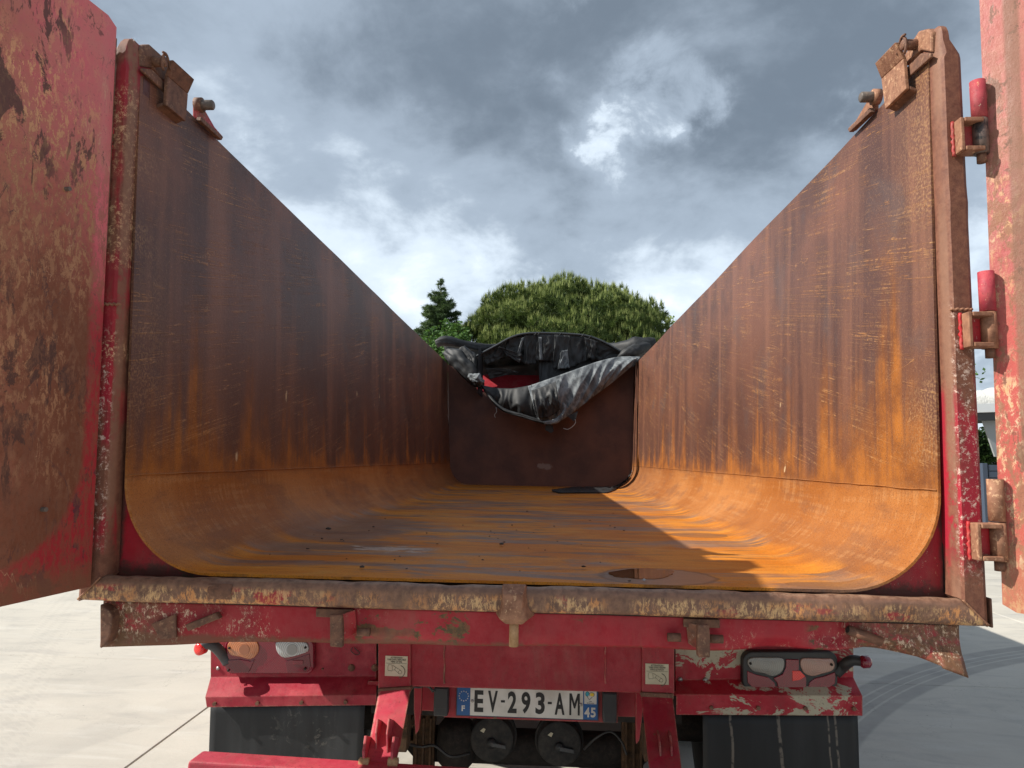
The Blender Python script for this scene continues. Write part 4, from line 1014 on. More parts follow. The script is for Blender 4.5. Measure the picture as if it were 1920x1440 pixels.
# ---- underrun bar arms
def arm(s):
    if s < 0: top = [(710, 1296), (770, 1292)]; bot = [(683, 1440), (742, 1440)]
    else: top = [(1203, 1303), (1262, 1306)]; bot = [(1222, 1480), (1284, 1480)]
    yt, yb = .585, .30
    a, b = P(*top[0], yt), P(*top[1], yt); c, d_ = P(*bot[0], yb), P(*bot[1], yb)
    nv = Vector((0, .075, .04))
    A = mk('underrun_arm', hexa([a, b, d_, c, a + nv, b + nv, d_ + nv, c + nv]), 'red_arm_lit' if s < 0 else 'red_arm_shade', T, bev=.010, seg=3, label='sunlit pink folding arm' if s < 0 else 'shaded dark red folding arm')
    mk('pivot_block', hexa([a + Vector((-.002, -.006, .010)), b + Vector((.002, -.006, .010)), b + Vector((.002, -.006, -.01)), a + Vector((-.002, -.006, -.01))] + [p + Vector((0, .08, 0)) for p in (a + Vector((-.002, -.006, .010)), b + Vector((.002, -.006, .010)), b + Vector((.002, -.006, -.01)), a + Vector((-.002, -.006, -.01)))]), 'rust_brown', A, bev=.004)
    nn = (b - a).cross(c - a).normalized()
    if nn.y > 0: nn = -nn
    def ear(tx, t0, t1, h, w=.006):
        p0 = a.lerp(b, tx).lerp(c.lerp(d_, tx), t0); p1 = a.lerp(b, tx).lerp(c.lerp(d_, tx), t1)
        m1, m2 = p0.lerp(p1, .35) + nn * h, p0.lerp(p1, .75) + nn * h * .8
        ex = Vector((w, 0, 0)); mk('ear_plate', prism([p0, m1, m2, p1], ex), 'red_arm_lit' if s < 0 else 'red_arm_shade', A, bev=.0015)
    if s < 0:
        ear(.25, .42, .80, .05); ear(.62, .42, .84, .055); ear(-.04, .62, 1.03, .05, .008); ear(.86, .64, 1.04, .05, .008)
        for tx in (0.0, .92):
            p = a.lerp(b, tx).lerp(c.lerp(d_, tx), .97) + nn * .012
            mk('arm_bolt', cyl(p, (1, 0, 0), .014, .03, 12), 'rust_tan', A, True)
    else:
        ear(.35, .40, .68, .018); ear(.70, .40, .68, .018)
arm(-1); arm(1)
b0, b1 = P(352, 1427, .24), P(700, 1441, .24)
dv = (b1 - b0) / (b1.x - b0.x)
e0, e1 = b0, b0 + dv * (2 * (.02 - b0.x)) + Vector((0, 0, -.045))
mk('underrun_bar', hexa([e0, e1, e1 + Vector((0, 0, -.10)), e0 + Vector((-.008, 0, -.10)), e0 + Vector((.006, .08, 0)), e1 + Vector((0, .08, 0)), e1 + Vector((0, .08, -.10)), e0 + Vector((0, .08, -.10))]), 'red_arm_lit', T, bev=.008, seg=3)

# ---- hanging tongues beside the plate, cables
for px0, px1, tipx, tipy in ((776, 784, 779, 1378), (1192, 1200, 1193, 1396)):
    mk('stop_tongue', prism([P(px0, 1270, .70), P(px1 + 8, 1270, .70), P(px1 + 6, 1330, .70), P(tipx + 6, tipy - 8, .70), P(tipx, tipy, .70), P(px0, 1330, .70)], (0, .02, 0)), 'red_chassis', T, bev=.002)
def cable(pts, r=.004): mk('cable', tube(spline([P(x, y, Y) for x, y, Y in pts], 28), r, 6), 'black_plastic', T, True)
cable([(768, 1284, .66), (785, 1289, .67), (800, 1284, .68), (812, 1297, .7)]); cable([(770, 1290, .68), (795, 1287, .68), (806, 1290, .69), (816, 1296, .7)], .003)
cable([(765, 1395, 1.1), (790, 1400, 1.15), (815, 1398, 1.15), (845, 1418, 1.15), (880, 1412, 1.2)], .006)
cable([(1095, 1405, 1.2), (1120, 1382, 1.15), (1145, 1372, 1.15), (1165, 1390, 1.15), (1175, 1415, 1.15)], .005)
cable([(661, 1214, .75), (658, 1220, .75), (668, 1228, .75), (674, 1224, .75), (664, 1214, .75)], .0015)

# ---- running gear
for y in (1.48, 2.79, 4.10): mk('axle', tube([(-1, y, .50), (-.62, y, .50), (-.5, y, .37), (.5, y, .37), (.62, y, .50), (1, y, .50)], .078, 20), 'grime', T, True)
for x in (-.52, .52):
    mk('chassis_rail', J(box(x - .055, x + .055, .725, 8.2, 1.14, 1.155), box(x - .055, x + .055, .725, 8.2, .86, .875), box(x - .006, x + .006, .725, 8.2, .8755, 1.1395)), 'red_chassis', T)
    for y in (1.48, 2.79, 4.10):
        sp = mk('leaf_spring', box(x - .045, x + .045, y - .5, y + .5, .60, .615), 'spring_rust', T)
        for k in range(1, 6): mk('leaf', box(x - .045, x + .045, y - .5 + k * .07, y + .5 - k * .07, .60 - k * .0165, .6145 - k * .0165), 'spring_rust', sp, bev=.002)
        mk('spring_hanger', box(x - .06, x + .06, y - .56, y - .48, .55, .858), 'spring_rust', T, bev=.004)
        mk('u_bolt', J(cyl((x - .055, y - .07, .58), (0, 0, 1), .011, .30, 10), cyl((x + .055, y - .07, .58), (0, 0, 1), .011, .30, 10)), 'spring_rust', T, True)
        mk('spring_seat', box(x - .07, x + .07, y - .12, y + .12, .40, .424), 'spring_rust', T, bev=.004)
for y in (1.3, 2.4, 4.0, 5.2, 6.4): mk('floor_bearer', box(-.9, .9, y, y + .08, 1.24, 1.35), 'red_chassis', T, bev=.004)
mk('chassis_crosstube', cyl((0, 1.25, 1.0), (1, 0, 0), .045, 1.0, 20), 'red_chassis', T, True)
mk('crossbar', box(-.60, .60, .90, .94, .70, .86), 'grime', T)
for (px, py) in ((922, 1388), (1049, 1396)):
    c = P(px, py, 1.30)
    B = mk('brake_chamber', tube([c + Vector((0, k, 0)) for k in (0, .004, .02, .045, .05, .075, .085, .14, .20, .22)], [.085, .094, .100, .101, .109, .109, .100, .098, .085, .04], 32), 'chamber_black', T, True)
    es = B.modifiers.new('es', 'EDGE_SPLIT'); es.split_angle = .5
    mk('boss', cyl(c + Vector((-.001, -.006, -.012)), (0, 1, 0), .022, .014, 20), 'steel_grey' if 0 else 'black_plastic', B, True)
    mk('release_lever', hexa([c + Vector(p) for p in ((0, -.016, -.004), (.062, -.016, -.014), (.064, -.016, -.030), (0, -.016, -.022), (0, -.010, -.004), (.062, -.010, -.014), (.064, -.010, -.030), (0, -.010, -.022))]), 'grey_rubber', B, bev=.002)
    mk('paint_fleck', prism([c + Vector(p) for p in ((-.052, -.001, .038), (-.038, -.001, .050), (-.028, -.001, .046), (-.036, -.001, .030))], (0, .003, 0)), 'sticker_paper', B)
for x0_, x1_ in ((772, 816), (1166, 1206)):
    q0, q1 = P(x0_, 1470, 1.36), P(x1_, 1335, 1.36)
    mk('suspension_bracket', box(q0.x, q1.x, 1.36, 1.40, .22, q1.z), 'spring_rust', T, bev=.004)
    for k_ in range(3): mk('bracket_rib', box(q0.x + .012 + k_ * .032, q0.x + .022 + k_ * .032, 1.335, 1.3595, .24, q1.z - .02), 'spring_rust', T, bev=.002)
c0 = P(856, 1392, 1.36)
mk('air_bellows', tube([c0 + Vector((0, 0, z)) for z in (-.10, -.07, 0, .07, .10)], [.06, .085, .09, .085, .06], 24), 'grime', T, True)
def wheel(x, y):
    s = 1 if x > 0 else -1
    r = [(.0, .0)]
    wp = []
    prof_ = [(-.15, .29), (-.165, .36), (-.16, .45), (-.135, .49), (-.05, .505), (.05, .505), (.135, .49), (.16, .45), (.165, .36), (.15, .29)]
    W = mk('wheel', tube([(x + a * .9, y, .505) for a in (-.12, -.10, .02, .03)], [.28, .29, .29, .10], 32), 'grime', T, True)
    rings = [[Vector((x + a, y + rr * math.cos(t), .505 + rr * math.sin(t))) for a, rr in prof_] for t in [2 * math.pi * k / 48 for k in range(49)]]
    mk('tyre', loft(rings, cap=False), 'tyre_rubber', W, True)
    lugs = []
    for k in range(48):
        t = 2 * math.pi * k / 48
        for a0, a1 in ((-.14, -.05), (-.035, .035), (.05, .14)):
            rad = Vector((0, math.cos(t), math.sin(t))); tg = Vector((0, -math.sin(t), math.cos(t))); c = Vector((x, y, .505))
            q = [c + Vector((aa, 0, 0)) + rad * rr + tg * tt for rr in (.485, .512) for aa, tt in ((a0, -.02), (a1, -.02), (a1, .02), (a0, .02))]
            lugs.append((q, [(0, 1, 2, 3), (4, 5, 6, 7), (0, 1, 5, 4), (1, 2, 6, 5), (2, 3, 7, 6), (3, 0, 4, 7)]))
    tr = mk('tread', J(*lugs), 'tyre_rubber', W)
for y in (1.48, 2.79, 4.10):
    for x in (-.99, .99):
        wheel(x, y)
        mk('mudguard', (lambda A_: ([Vector((x + dx_, y + .60 * math.cos(t), .505 + .60 * math.sin(t))) for t in A_ for dx_ in (-.19, .19)], [(2 * i, 2 * i + 1, 2 * i + 3, 2 * i + 2) for i in range(12)]))([math.pi * k / 12 for k in range(13)]), 'black_plastic', T, True).modifiers.new('s', 'SOLIDIFY').thickness = .004  # unseen guard, added to block sun slipping between the wheels
for x in (-1.19, 1.19):
    mk('shade_rail', *[box(*sorted((math.copysign(1.146, x), math.copysign(1.176, x))), .45, 6.8, 1.20, 1.62)], 'red_frame', T, bev=.004)  # unseen rail, added and sized to shade the lamp bracket ledge
    for k, z in enumerate((.55, .80)): mk('side_guard', box(x - .012, x + .012, 4.8, 6.5, z, z + .12), 'galvanised', T, bev=.004)  # unseen too, added against sun under the trailer
for x in (-.52, .52):
    mk('landing_leg', J(box(x - .06, x + .06, 6.6, 6.72, .35, .858), box(x - .045, x + .045, 6.615, 6.705, .06, .349), box(x - .12, x + .12, 6.53, 6.79, .0, .059)), 'grime', T, bev=.004)
far_strip = [P(832, 1366, 2.55), P(1165, 1378, 2.55), P(1165, 1350, 2.55), P(832, 1340, 2.55)]
mk('air_tank', cyl((.02, 2.42, .80), (1, 0, 0), .10, .78, 28), 'grey_rubber', T, True)

# ------------------------------------------------------------------ tarpaulin
TP = empty('tarpaulin', (0, 6.6, 2.62), 'black tarpaulin bunched and sagging over the front end of the tub', 'tarpaulin')
def sheet(name, top, bot, Ytop, Ybot, mat, nu=60, nv=24, amp=.03, fs=3.5, lab=None, belly=0., rag=0., seed=0, th=.004, vert=3.0):
    tp = spline([(x, y, 0) for x, y in top], nu); bt = spline([(x, y, 0) for x, y in bot], nu); v, f = [], []
    for i in range(nu + 1):
        for k in range(nv + 1):
            t = k / nv; px = tp[i].x + (bt[i].x - tp[i].x) * t; py = tp[i].y + (bt[i].y - tp[i].y) * t
            if rag and k == nv: py += rag * fb(i * .9, seed, 0, 1, 2)
            Yt = Ytop[0] + (Ytop[1] - Ytop[0]) * i / nu; Yb = Ybot[0] + (Ybot[1] - Ybot[0]) * i / nu
            Y = Yt + (Yb - Yt) * t - belly * math.sin(math.pi * t)
            a = mnoise.noise(Vector((i / nu * fs * 2 + seed, t * vert * .5, seed)));  b = abs(mnoise.noise(Vector((i / nu * fs * 3.1 + t * 1.5, t * vert + 4, seed + 2))))
            Y += amp * (a * 1.2 - (1 - b) ** 4 * .9 + .5) * min(1, t * 3 + .15)
            v.append(P(px, py, Y))
    for i in range(nu):
        for k in range(nv): a = i * (nv + 1) + k; f.append((a, a + 1, a + nv + 2, a + nv + 1))
    o = mk(name, (v, f), mat, TP, True, label=lab); sd = o.modifiers.new('s', 'SOLIDIFY'); sd.thickness = th; return o
def bundle(name, pts, radii, mat, seed=0, amp=.35, lab=None, fs=3.):
    path = spline([P(x, y, Y) for x, y, Y in pts], 40)
    rr = [radii[0] + 0 for _ in range(41)]
    for i in range(41):
        t = i / 40 * (len(radii) - 1); k = min(int(t), len(radii) - 2); rr[i] = radii[k] + (radii[k + 1] - radii[k]) * (t - k)
    v, f = tube(path, rr, 28)
    for j in range(41 * 28):
        i = j // 28; c = path[i]; d_ = v[j] - c
        an = 2 * math.pi * (j % 28) / 28; cu, su = math.cos(an), math.sin(an)
        w = mnoise.noise(Vector((cu * .9 + seed, su * .9, i * .06))) * .9 + .55 * (.45 - abs(mnoise.noise(Vector((cu * 2.6 + i * .05, su * 2.6 + seed, i * .09)))) * 2.2) + .16 * mnoise.noise(Vector((cu * 1.5, su * 1.5 + seed, i * .35)))
        v[j] = c + d_ * (1 + amp * w)
    return mk(name, (v, f), mat, TP, True, label=lab)
hoop = spline([P(x, y, Y) for x, y, Y in [(884, 674, 6.55), (900, 664, 6.55), (930, 648, 6.55), (960, 632, 6.55), (990, 625, 6.55), (1040, 625, 6.55), (1090, 628, 6.55), (1118, 635, 6.55), (1145, 648, 6.55), (1172, 664, 6.55)]], 40)
mk('hoop', tube(hoop, .014, 10), 'tarp_hoop', TP, True, label='grey support hoop')
sheet('back_sheet', [(830, 642), (900, 652), (950, 640), (1000, 628), (1060, 628), (1110, 633), (1150, 645), (1225, 642)], [(850, 712), (900, 713), (950, 712), (1000, 712), (1060, 712), (1110, 708), (1150, 700), (1200, 690)], (7.3, 7.3), (7.35, 7.35), 'tarp_black', amp=.05, seed=3)
sheet('shade_roof', [(884, 674), (930, 648), (960, 632), (990, 625), (1040, 625), (1090, 628), (1118, 635), (1172, 664)], [(884, 690), (930, 662), (960, 646), (990, 640), (1040, 640), (1090, 642), (1118, 648), (1172, 676)], (6.56, 6.56), (7.32, 7.32), 'tarp_black', amp=.01, seed=5)  # unseen top sheet, added to keep sun off the red cap
sheet('shade_lining', [(914, 728), (960, 730), (1010, 722), (1060, 706), (1120, 686), (1185, 672)], [(922, 740), (960, 768), (1022, 786), (1055, 776), (1120, 735), (1188, 678)], (6.45, 6.45), (6.45, 6.45), 'tarp_black', amp=.02, seed=8)  # unseen sheet added behind the swag to shade the front wall
sheet('shade_lining', [(1008, 640), (1060, 640), (1120, 650), (1196, 660)], [(1014, 770), (1050, 765), (1120, 725), (1192, 672)], (6.68, 6.68), (6.62, 6.62), 'tarp_black', amp=.03, seed=6)  # second unseen sheet, also added to shade the front wall
mk('shade_curtain', ([(-.745 + .010 * math.sin(k * 2.2), 6.20 + .58 * k / 12, z) for k in range(13) for z in (2.46, 2.8, 3.02)], [(k * 3 + m, k * 3 + m + 1, k * 3 + m + 4, k * 3 + m + 3) for k in range(12) for m in (0, 1)]), 'tarp_black', TP, True)  # unseen cloth added to stop sun reaching the front wall
bundle('rolled_side', [(818, 645, 6.75), (835, 640, 6.75), (870, 646, 6.85), (905, 652, 6.95), (935, 650, 7.05)], [.05, .07, .055, .05, .03], 'tarp_black', 1, .25)
bundle('rolled_side', [(1100, 640, 7.05), (1140, 652, 6.95), (1165, 655, 6.75), (1195, 651, 6.65), (1228, 645, 6.65)], [.03, .06, .10, .13, .08], 'tarp_black', 5, .28)
bundle('rolled_side', [(1160, 676, 6.5), (1175, 664, 6.45), (1195, 655, 6.5), (1215, 650, 6.55)], [.04, .07, .09, .06], 'tarp_black', 9, .3)
bundle('bunched_corner', [(838, 662, 6.45), (855, 672, 6.35), (875, 692, 6.3), (893, 712, 6.3), (905, 724, 6.3)], [.05, .11, .09, .08, .04], 'tarp_black', 12, .55, fs=5.)
bundle('bunched_corner', [(868, 655, 6.4), (884, 672, 6.33), (890, 695, 6.3), (896, 715, 6.28)], [.06, .06, .045, .04], 'tarp_black', 15, .6, fs=6.)
bundle('bunched_corner', [(878, 704, 6.22), (895, 712, 6.2), (908, 716, 6.2)], [.02, .055, .02], 'tarp_dusty', 18, .7, lab='crumpled dusty knot', fs=7.)
def strip(pts, Y, mat, name='flap', dy=(0, 0, 0, 0), seed=1, amp=.026, rag=0, fs=1.3, lab=None):
    (x0, y0), (x1, y1), (x2, y2), (x3, y3) = pts          # top-left, top-right, bottom-right, bottom-left
    return sheet(name, [(x0, y0), ((x0 + x1) / 2, (y0 + y1) / 2), (x1, y1)], [(x3, y3), ((x2 + x3) / 2, (y2 + y3) / 2), (x2, y2)], (Y, Y), (Y + .03, Y + .05), mat, 22, 14, amp, fs, seed=seed, rag=rag, lab=lab)
strip([(950, 634), (986, 627), (984, 682), (948, 668)], 6.60, 'tarp_black', seed=2)
strip([(982, 627), (1012, 627), (1005, 683), (983, 683)], 6.57, 'tarp_black', seed=3)
strip([(1008, 627), (1046, 627), (1038, 678), (1004, 676)], 6.55, 'tarp_black', seed=4)
strip([(1040, 627), (1068, 629), (1069, 692), (1037, 692)], 6.53, 'tarp_black', seed=5, rag=3)
strip([(1060, 629), (1108, 632), (1102, 675), (1065, 692)], 6.56, 'tarp_black', seed=6, fs=3)
strip([(1096, 632), (1120, 640), (1115, 672), (1102, 672)], 6.50, 'tarp_black', seed=7)
strip([(1115, 636), (1172, 664), (1150, 676), (1108, 676)], 6.58, 'tarp_black', seed=8)
strip([(905, 662), (948, 642), (948, 668), (910, 684)], 6.62, 'tarp_black', seed=9)
strip([(936, 650), (978, 664), (975, 682), (934, 652)], 6.50, 'tarp_black', seed=10, amp=.02)
strip([(910, 690), (952, 692), (972, 698), (918, 711)], 6.55, 'tarp_dusty' if 0 else 'tarp_black', seed=11, amp=.015)
strip([(1053, 658), (1064, 656), (1068, 690), (1046, 692)], 6.49, 'tarp_dusty', seed=12, amp=.02, rag=2, lab='frayed dusty patch')
strip([(978, 634), (983, 632), (974, 664), (970, 662)], 6.52, 'tarp_dusty', seed=13, amp=.01)
strip([(1010, 632), (1015, 632), (1017, 674), (1012, 675)], 6.51, 'tarp_dusty', seed=14, amp=.01)
# the swag
sheet('sagging_sheet', [(904, 722), (930, 727), (960, 728), (996, 722)], [(904, 724), (938, 766), (975, 778), (1020, 793)], (6.3, 6.15), (6.3, 6.12), 'tarp_black', 50, 24, .035, 2.2, seed=20, vert=1.2, belly=.06, lab='black half of the swag')
sheet('sagging_sheet', [(990, 724), (1030, 710), (1075, 694), (1120, 678), (1160, 669), (1200, 668)], [(1008, 789), (1030, 794), (1060, 784), (1110, 746), (1150, 716), (1199, 674)], (6.14, 6.42), (6.10, 6.42), 'tarp_dusty', 80, 30, .050, 3.0, seed=24, vert=1.3, belly=.08, lab='dusty grey half of the swag')
sheet('patch', [(996, 732), (1020, 724), (1042, 715)], [(1010, 785), (1030, 782), (1050, 768)], (6.06, 6.05), (6.04, 6.03), 'tarp_black', 24, 20, .03, 3, seed=28, belly=.06)
bundle('hem_roll', [(905, 726, 6.28), (938, 765, 6.15), (980, 780, 6.1), (1022, 793, 6.08)], [.012, .02, .02, .022], 'tarp_black', 30, .4)
bundle('hem_roll', [(1020, 793, 6.06), (1045, 788, 6.05), (1060, 770, 6.02), (1055, 755, 6.02)], [.015, .028, .02, .01], 'tarp_dusty', 33, .5)
mk('reinforcement_strip', prism([P(x, y, 6.30) for x, y in [(838, 668), (844, 670), (856, 686), (874, 690), (870, 694), (852, 692), (843, 680)]], (0, .02, 0)), 'tarp_tan', TP, label='tan torn strip')
mk('reinforcement_strip', prism([P(x, y, 6.38) for x, y in [(1158, 677), (1180, 679), (1194, 676), (1186, 683), (1172, 682)]], (0, .01, 0)), 'tarp_tan', TP)
mk('eyelet', cyl(P(1192, 673, 6.33), (0, 1, .1), .010, .008, 14), 'galvanised', TP, True)
mk('strap', prism([P(x, y, 6.12) for x, y in [(1023, 793), (1036, 791), (1038, 808), (1034, 812), (1022, 806)]], (0, .02, 0)), 'tarp_black', TP)
mk('strap', prism([P(x, y, 6.14) for x, y in [(1064, 780), (1084, 770), (1080, 785), (1076, 790)]], (0, .015, 0)), 'tarp_black', TP)
mk('strap_wire', tube(spline([P(x, y, 6.12) for x, y in [(1078, 786), (1079, 793), (1072, 801), (1064, 805), (1056, 803)]], 16), .004, 6), 'galvanised', TP, True)
mk('strap_wire', tube(spline([P(x, y, 6.14) for x, y in [(930, 764), (931, 772), (927, 778), (929, 783)]], 10), .003, 6), 'galvanised', TP, True)
for x, y in ((1010, 626), (1050, 627), (1092, 629), (1106, 632), (1004, 626)):
    c = P(x, y, 6.55); tt = [c + Vector((.018 * math.cos(a), .02 * math.sin(a) , .02 * math.sin(a * 1.3))) for a in [k * .7 for k in range(10)]]
    mk('cord_knot', tube(tt, .005, 5), 'tarp_black', TP, True)
# torn piece lying on the floor
v, f = [], []
nx, ny = 46, 12
for i in range(nx + 1):
    for k in range(ny + 1):
        u = i / nx; w = k / ny
        px = 1035 + 148 * u; mid_ = 920 - 3.5 * u - (10 * max(0, u - .72) / .28 if u > .72 else 0); hw = (6.2 * math.sin(math.pi * min(1, u * 1.12)) ** .6 if u < .93 else 3.0) + .5
        py = mid_ - hw + 2 * hw * w + 1.3 * fb(i * .3, k * .5, 1, 1, 2)
        base = PZ(px, min(py, 923.5), 1.372); base.y = min(base.y, 6.72)
        z = 1.372 + .035 * abs(fb(i * .35, k * .6, 0, 1, 3)) * (1 - abs(2 * w - 1))
        ex = abs(base.x) - (1.133 - RX)
        if ex > 0: z += RZ - math.sqrt(max(0, RZ ** 2 - min(ex, RZ * .98) ** 2)) + .004
        base.z = z; v.append(base)
for i in range(nx):
    for k in range(ny): a = i * (ny + 1) + k; f.append((a, a + 1, a + ny + 2, a + ny + 1))
o = tag(mk('tarpaulin_scrap', (v, f), 'tarp_black', None, True), 'torn black tarpaulin piece lying on the tub floor by the front wall', 'tarpaulin scrap')
o.modifiers.new('s', 'SOLIDIFY').thickness = .003

# ------------------------------------------------------------------ puddles and debris
material('puddle_water', lambda g: dict(c=g.mix(g.sm(g.noise(g.pos, 9, 4), .35, .65), (.10, .036, .012), (.16, .07, .03)), r=.04, s=.6, h=g.noise(g.pos, 5, 2), hs=.04, hd=.002))
material('damp_rim', lambda g: dict(c=g.mix(g.sm(g.noise(g.pos, 14, 5), .35, .65), (.15, .085, .058), (.21, .12, .075)), r=.28, s=.5, h=g.noise(g.pos, 60, 3), hs=.2, hd=.001))
def puddle(px, py, hw, hh, lab, deep=True, seed=0):
    def ringpts(k, dz):
        out = []
        for i in range(48):
            a = 2 * math.pi * i / 48; r = k * (1 + .30 * mnoise.noise(Vector((math.cos(a) * 1.6 + seed, math.sin(a) * 1.6, seed))) + .06 * mnoise.noise(Vector((math.cos(a) * 6, math.sin(a) * 6, seed))))
            q_ = PZ(px + hw * r * math.cos(a), py + hh * r * math.sin(a), ZF + dz)
            ex = abs(q_.x) - (1.133 - RX)
            if ex > 0: q_.z += RZ - math.sqrt(max(0, RZ ** 2 - min(ex, RZ * .9) ** 2)) + .003
            out.append(q_)
        return out
    v = ringpts(1, -.0030); lo_ = [p - Vector((0, 0, .003)) for p in v]
    o = mk('puddle', (v + lo_, [tuple(range(48))] + [(i, (i + 1) % 48, 48 + (i + 1) % 48, 48 + i) for i in range(48)]), 'puddle_water', None)
    tag(o, lab, 'puddle')
    if deep:
        v = ringpts(.62, .0045); lo_ = [p - Vector((0, 0, .0035)) for p in v]
        mk('standing_water', (v + lo_, [tuple(range(48))] + [(i, (i + 1) % 48, 48 + (i + 1) % 48, 48 + i) for i in range(48)]), 'puddle_water', o)
puddle(1206, 1075, 60, 9, 'dark shallow puddle in a round rusty stain at the rear edge of the tub floor', False, 1)
material('debris', lambda g: dict(c=g.mix(g.rnd, (.012, .011, .010), (.06, .045, .035)), r=.8))
material('pebble', lambda g: dict(c=(.30, .32, .33), r=.6))
dp = [(615, 992, 7, 'black bark-like chip, the largest, on the left of the tub floor'), (941, 1021, 5, None), (945, 1017, 3, None), (1094, 1063, 5, 'dark pointed chip left of the large puddle'), (679, 1064, 5, None), (1180, 1090, 4, 'dark pebble at the rear lip below the large puddle'), (1208, 1088, 4, 'grey pebble at the rear lip below the large puddle'),
      (604, 1010, 3, None), (640, 1012, 3, None), (762, 1067, 2.5, None), (800, 1000, 2.5, None), (577, 1029, 3, None), (820, 1020, 2.5, None), (960, 985, 2.5, None), (1022, 1032, 2, None), (700, 988, 2.5, None), (868, 985, 2, None), (740, 1050, 2.5, None), (1170, 995, 2, None), (1045, 1015, 2, None), (905, 1050, 2.5, None), (650, 1048, 2, None)]
dp += [(random.uniform(470, 1250), random.triangular(935, 1080, 1000), random.uniform(1.2, 2.2), None) for _ in range(34)]
for i, (px, py, r, lab) in enumerate(dp):
    c = PZ(px, py, ZF + .001); d_ = (c - CAM).length; R = r * d_ / FPX * .85
    bm = bmesh.new(); bmesh.ops.create_icosphere(bm, subdivisions=1, radius=1)
    for q in bm.verts: q.co = Vector((q.co.x * R * random.uniform(.8, 1.3), q.co.y * R * random.uniform(.7, 1.6), max(0, q.co.z + .4) * R * random.uniform(.35, .7)))
    me = bpy.data.meshes.new('debris_chip'); bm.to_mesh(me); bm.free(); me.materials.append(MATS['pebble' if i == 6 else 'debris'])
    o = bpy.data.objects.new('debris_chip', me); COL.objects.link(o); o.location = c; o.rotation_euler = (0, 0, random.uniform(0, 6))
    tag(o, lab or 'tiny dark chip scattered on the rusty tub floor', 'debris', None if lab else 'tiny dark chips scattered on the tub floor')

# ------------------------------------------------------------------ vegetation
def m_leaf(a, b, sat=.35):
    def f(g):
        p = g.pos; c = g.mix(g.sm(g.noise(p, 1.3, 3), .35, .65), a, b)
        c = g.mix(g.sm(g.noise(p, 14, 2), .4, .65) * .5, c, tuple(x * 1.5 for x in b))
        return dict(c=c, r=.6, s=.25)
    return f
def leafy(name, a, b, tr):
    m = material(name, m_leaf(a, b)); t = m.node_tree; b_ = t.nodes['Principled BSDF']; out = t.nodes['Material Output']
    tl = t.nodes.new('ShaderNodeBsdfTranslucent'); tl.inputs[0].default_value = tr + (1,); mx = t.nodes.new('ShaderNodeMixShader'); mx.inputs[0].default_value = .25
    t.links.new(b_.outputs[0], mx.inputs[1]); t.links.new(tl.outputs[0], mx.inputs[2]); t.links.new(mx.outputs[0], out.inputs[0])
leafy('pine_needles', (.030, .055, .016), (.072, .112, .030), (.09, .13, .02))
leafy('pine_shoots', (.16, .205, .055), (.27, .31, .10), (.2, .25, .05))
leafy('spruce_needles', (.045, .08, .036), (.095, .145, .060), (.08, .13, .03))
leafy('broad_leaves', (.035, .085, .022), (.07, .14, .035), (.10, .20, .03))
leafy('bright_leaves', (.12, .20, .025), (.20, .30, .04), (.25, .4, .04))
leafy('hedge_leaves', (.015, .035, .010), (.035, .07, .018), (.04, .08, .01))
material('bark', m_rust((.05, .035, .025), (.10, .07, .05), .05, .9))

def tufts(cent, dirs, nn, ln, wd, spread):
    """needle tufts: cent (n,3), dirs (n,3)"""
    n = len(cent); c = np.repeat(cent, nn, 0); dr = np.repeat(dirs, nn, 0) + rng.normal(0, spread, (n * nn, 3))
    dr /= np.linalg.norm(dr, axis=1)[:, None]
    L = ln * rng.uniform(.7, 1.25, (n * nn, 1)); sd = np.cross(dr, rng.normal(0, 1, (n * nn, 3))); sd /= np.linalg.norm(sd, axis=1)[:, None]
    c = c + rng.normal(0, ln * .12, c.shape)
    tri = np.stack([c - sd * wd / 2, c + sd * wd / 2, c + dr * L], 1)
    return tri.reshape(-1, 3)
def leaves(cent, size):
    n = len(cent); a = rng.normal(0, 1, (n, 3)); a /= np.linalg.norm(a, axis=1)[:, None]; a[:, 2] *= .6
    b = np.cross(a, rng.normal(0, 1, (n, 3))); b /= np.linalg.norm(b, axis=1)[:, None]
    s = size * rng.uniform(.6, 1.3, (n, 1))
    p0, p1, p2, p3 = cent - a * s, cent + b * s * .5, cent + a * s, cent - b * s * .5
    return np.stack([p0, p1, p2, p0, p2, p3], 1).reshape(-1, 3)
def trunk_limbs(root, base, top, r, ends, name='trunk'):
    parts = [tube(spline([base, base.lerp(top, .5) + Vector((.08, .05, 0)), top], 10), [r * (1 - .6 * i / 10) for i in range(11)], 12)]
    for e in ends:
        st = base.lerp(top, random.uniform(.35, .95)); md = st.lerp(e, .5) + Vector((0, 0, -.12))
        parts.append(tube(spline([st, md, e], 8), [r * .32 * (1 - .75 * i / 8) for i in range(9)], 7))
    mk(name, J(*parts), 'bark', root, True)

# umbrella pine
PC = np.array([0.95, 28.0, 0.0])
pine = empty('pine_tree', (1.15, 28, 0), 'broad dome shaped umbrella pine with upright pale shoots behind the trailer', 'tree')
ctr = []
for k in range(170):
    a = rng.uniform(0, 2 * math.pi); rr = math.sqrt(rng.uniform(0, 1)) ; rad = rr * 4.85
    zt = 4.95 + 3.55 * max(0, 1 - rr ** 3.0) ** .55 + rng.normal(0, .20) + .25 * math.exp(-((rad * math.cos(a) - 1.2) / 1.6) ** 2)
    ctr.append((PC[0] + rad * math.cos(a), PC[1] + rad * .9 * math.sin(a), zt))
for k in range(60):
    a = rng.uniform(0, 2 * math.pi); ctr.append((PC[0] + 4.75 * rng.uniform(.75, 1.0) * math.cos(a), PC[1] + 3.9 * math.sin(a), rng.uniform(4.9, 6.4)))
ctr = np.array(ctr); cents, dirs, sc_, sd_ = [], [], [], []
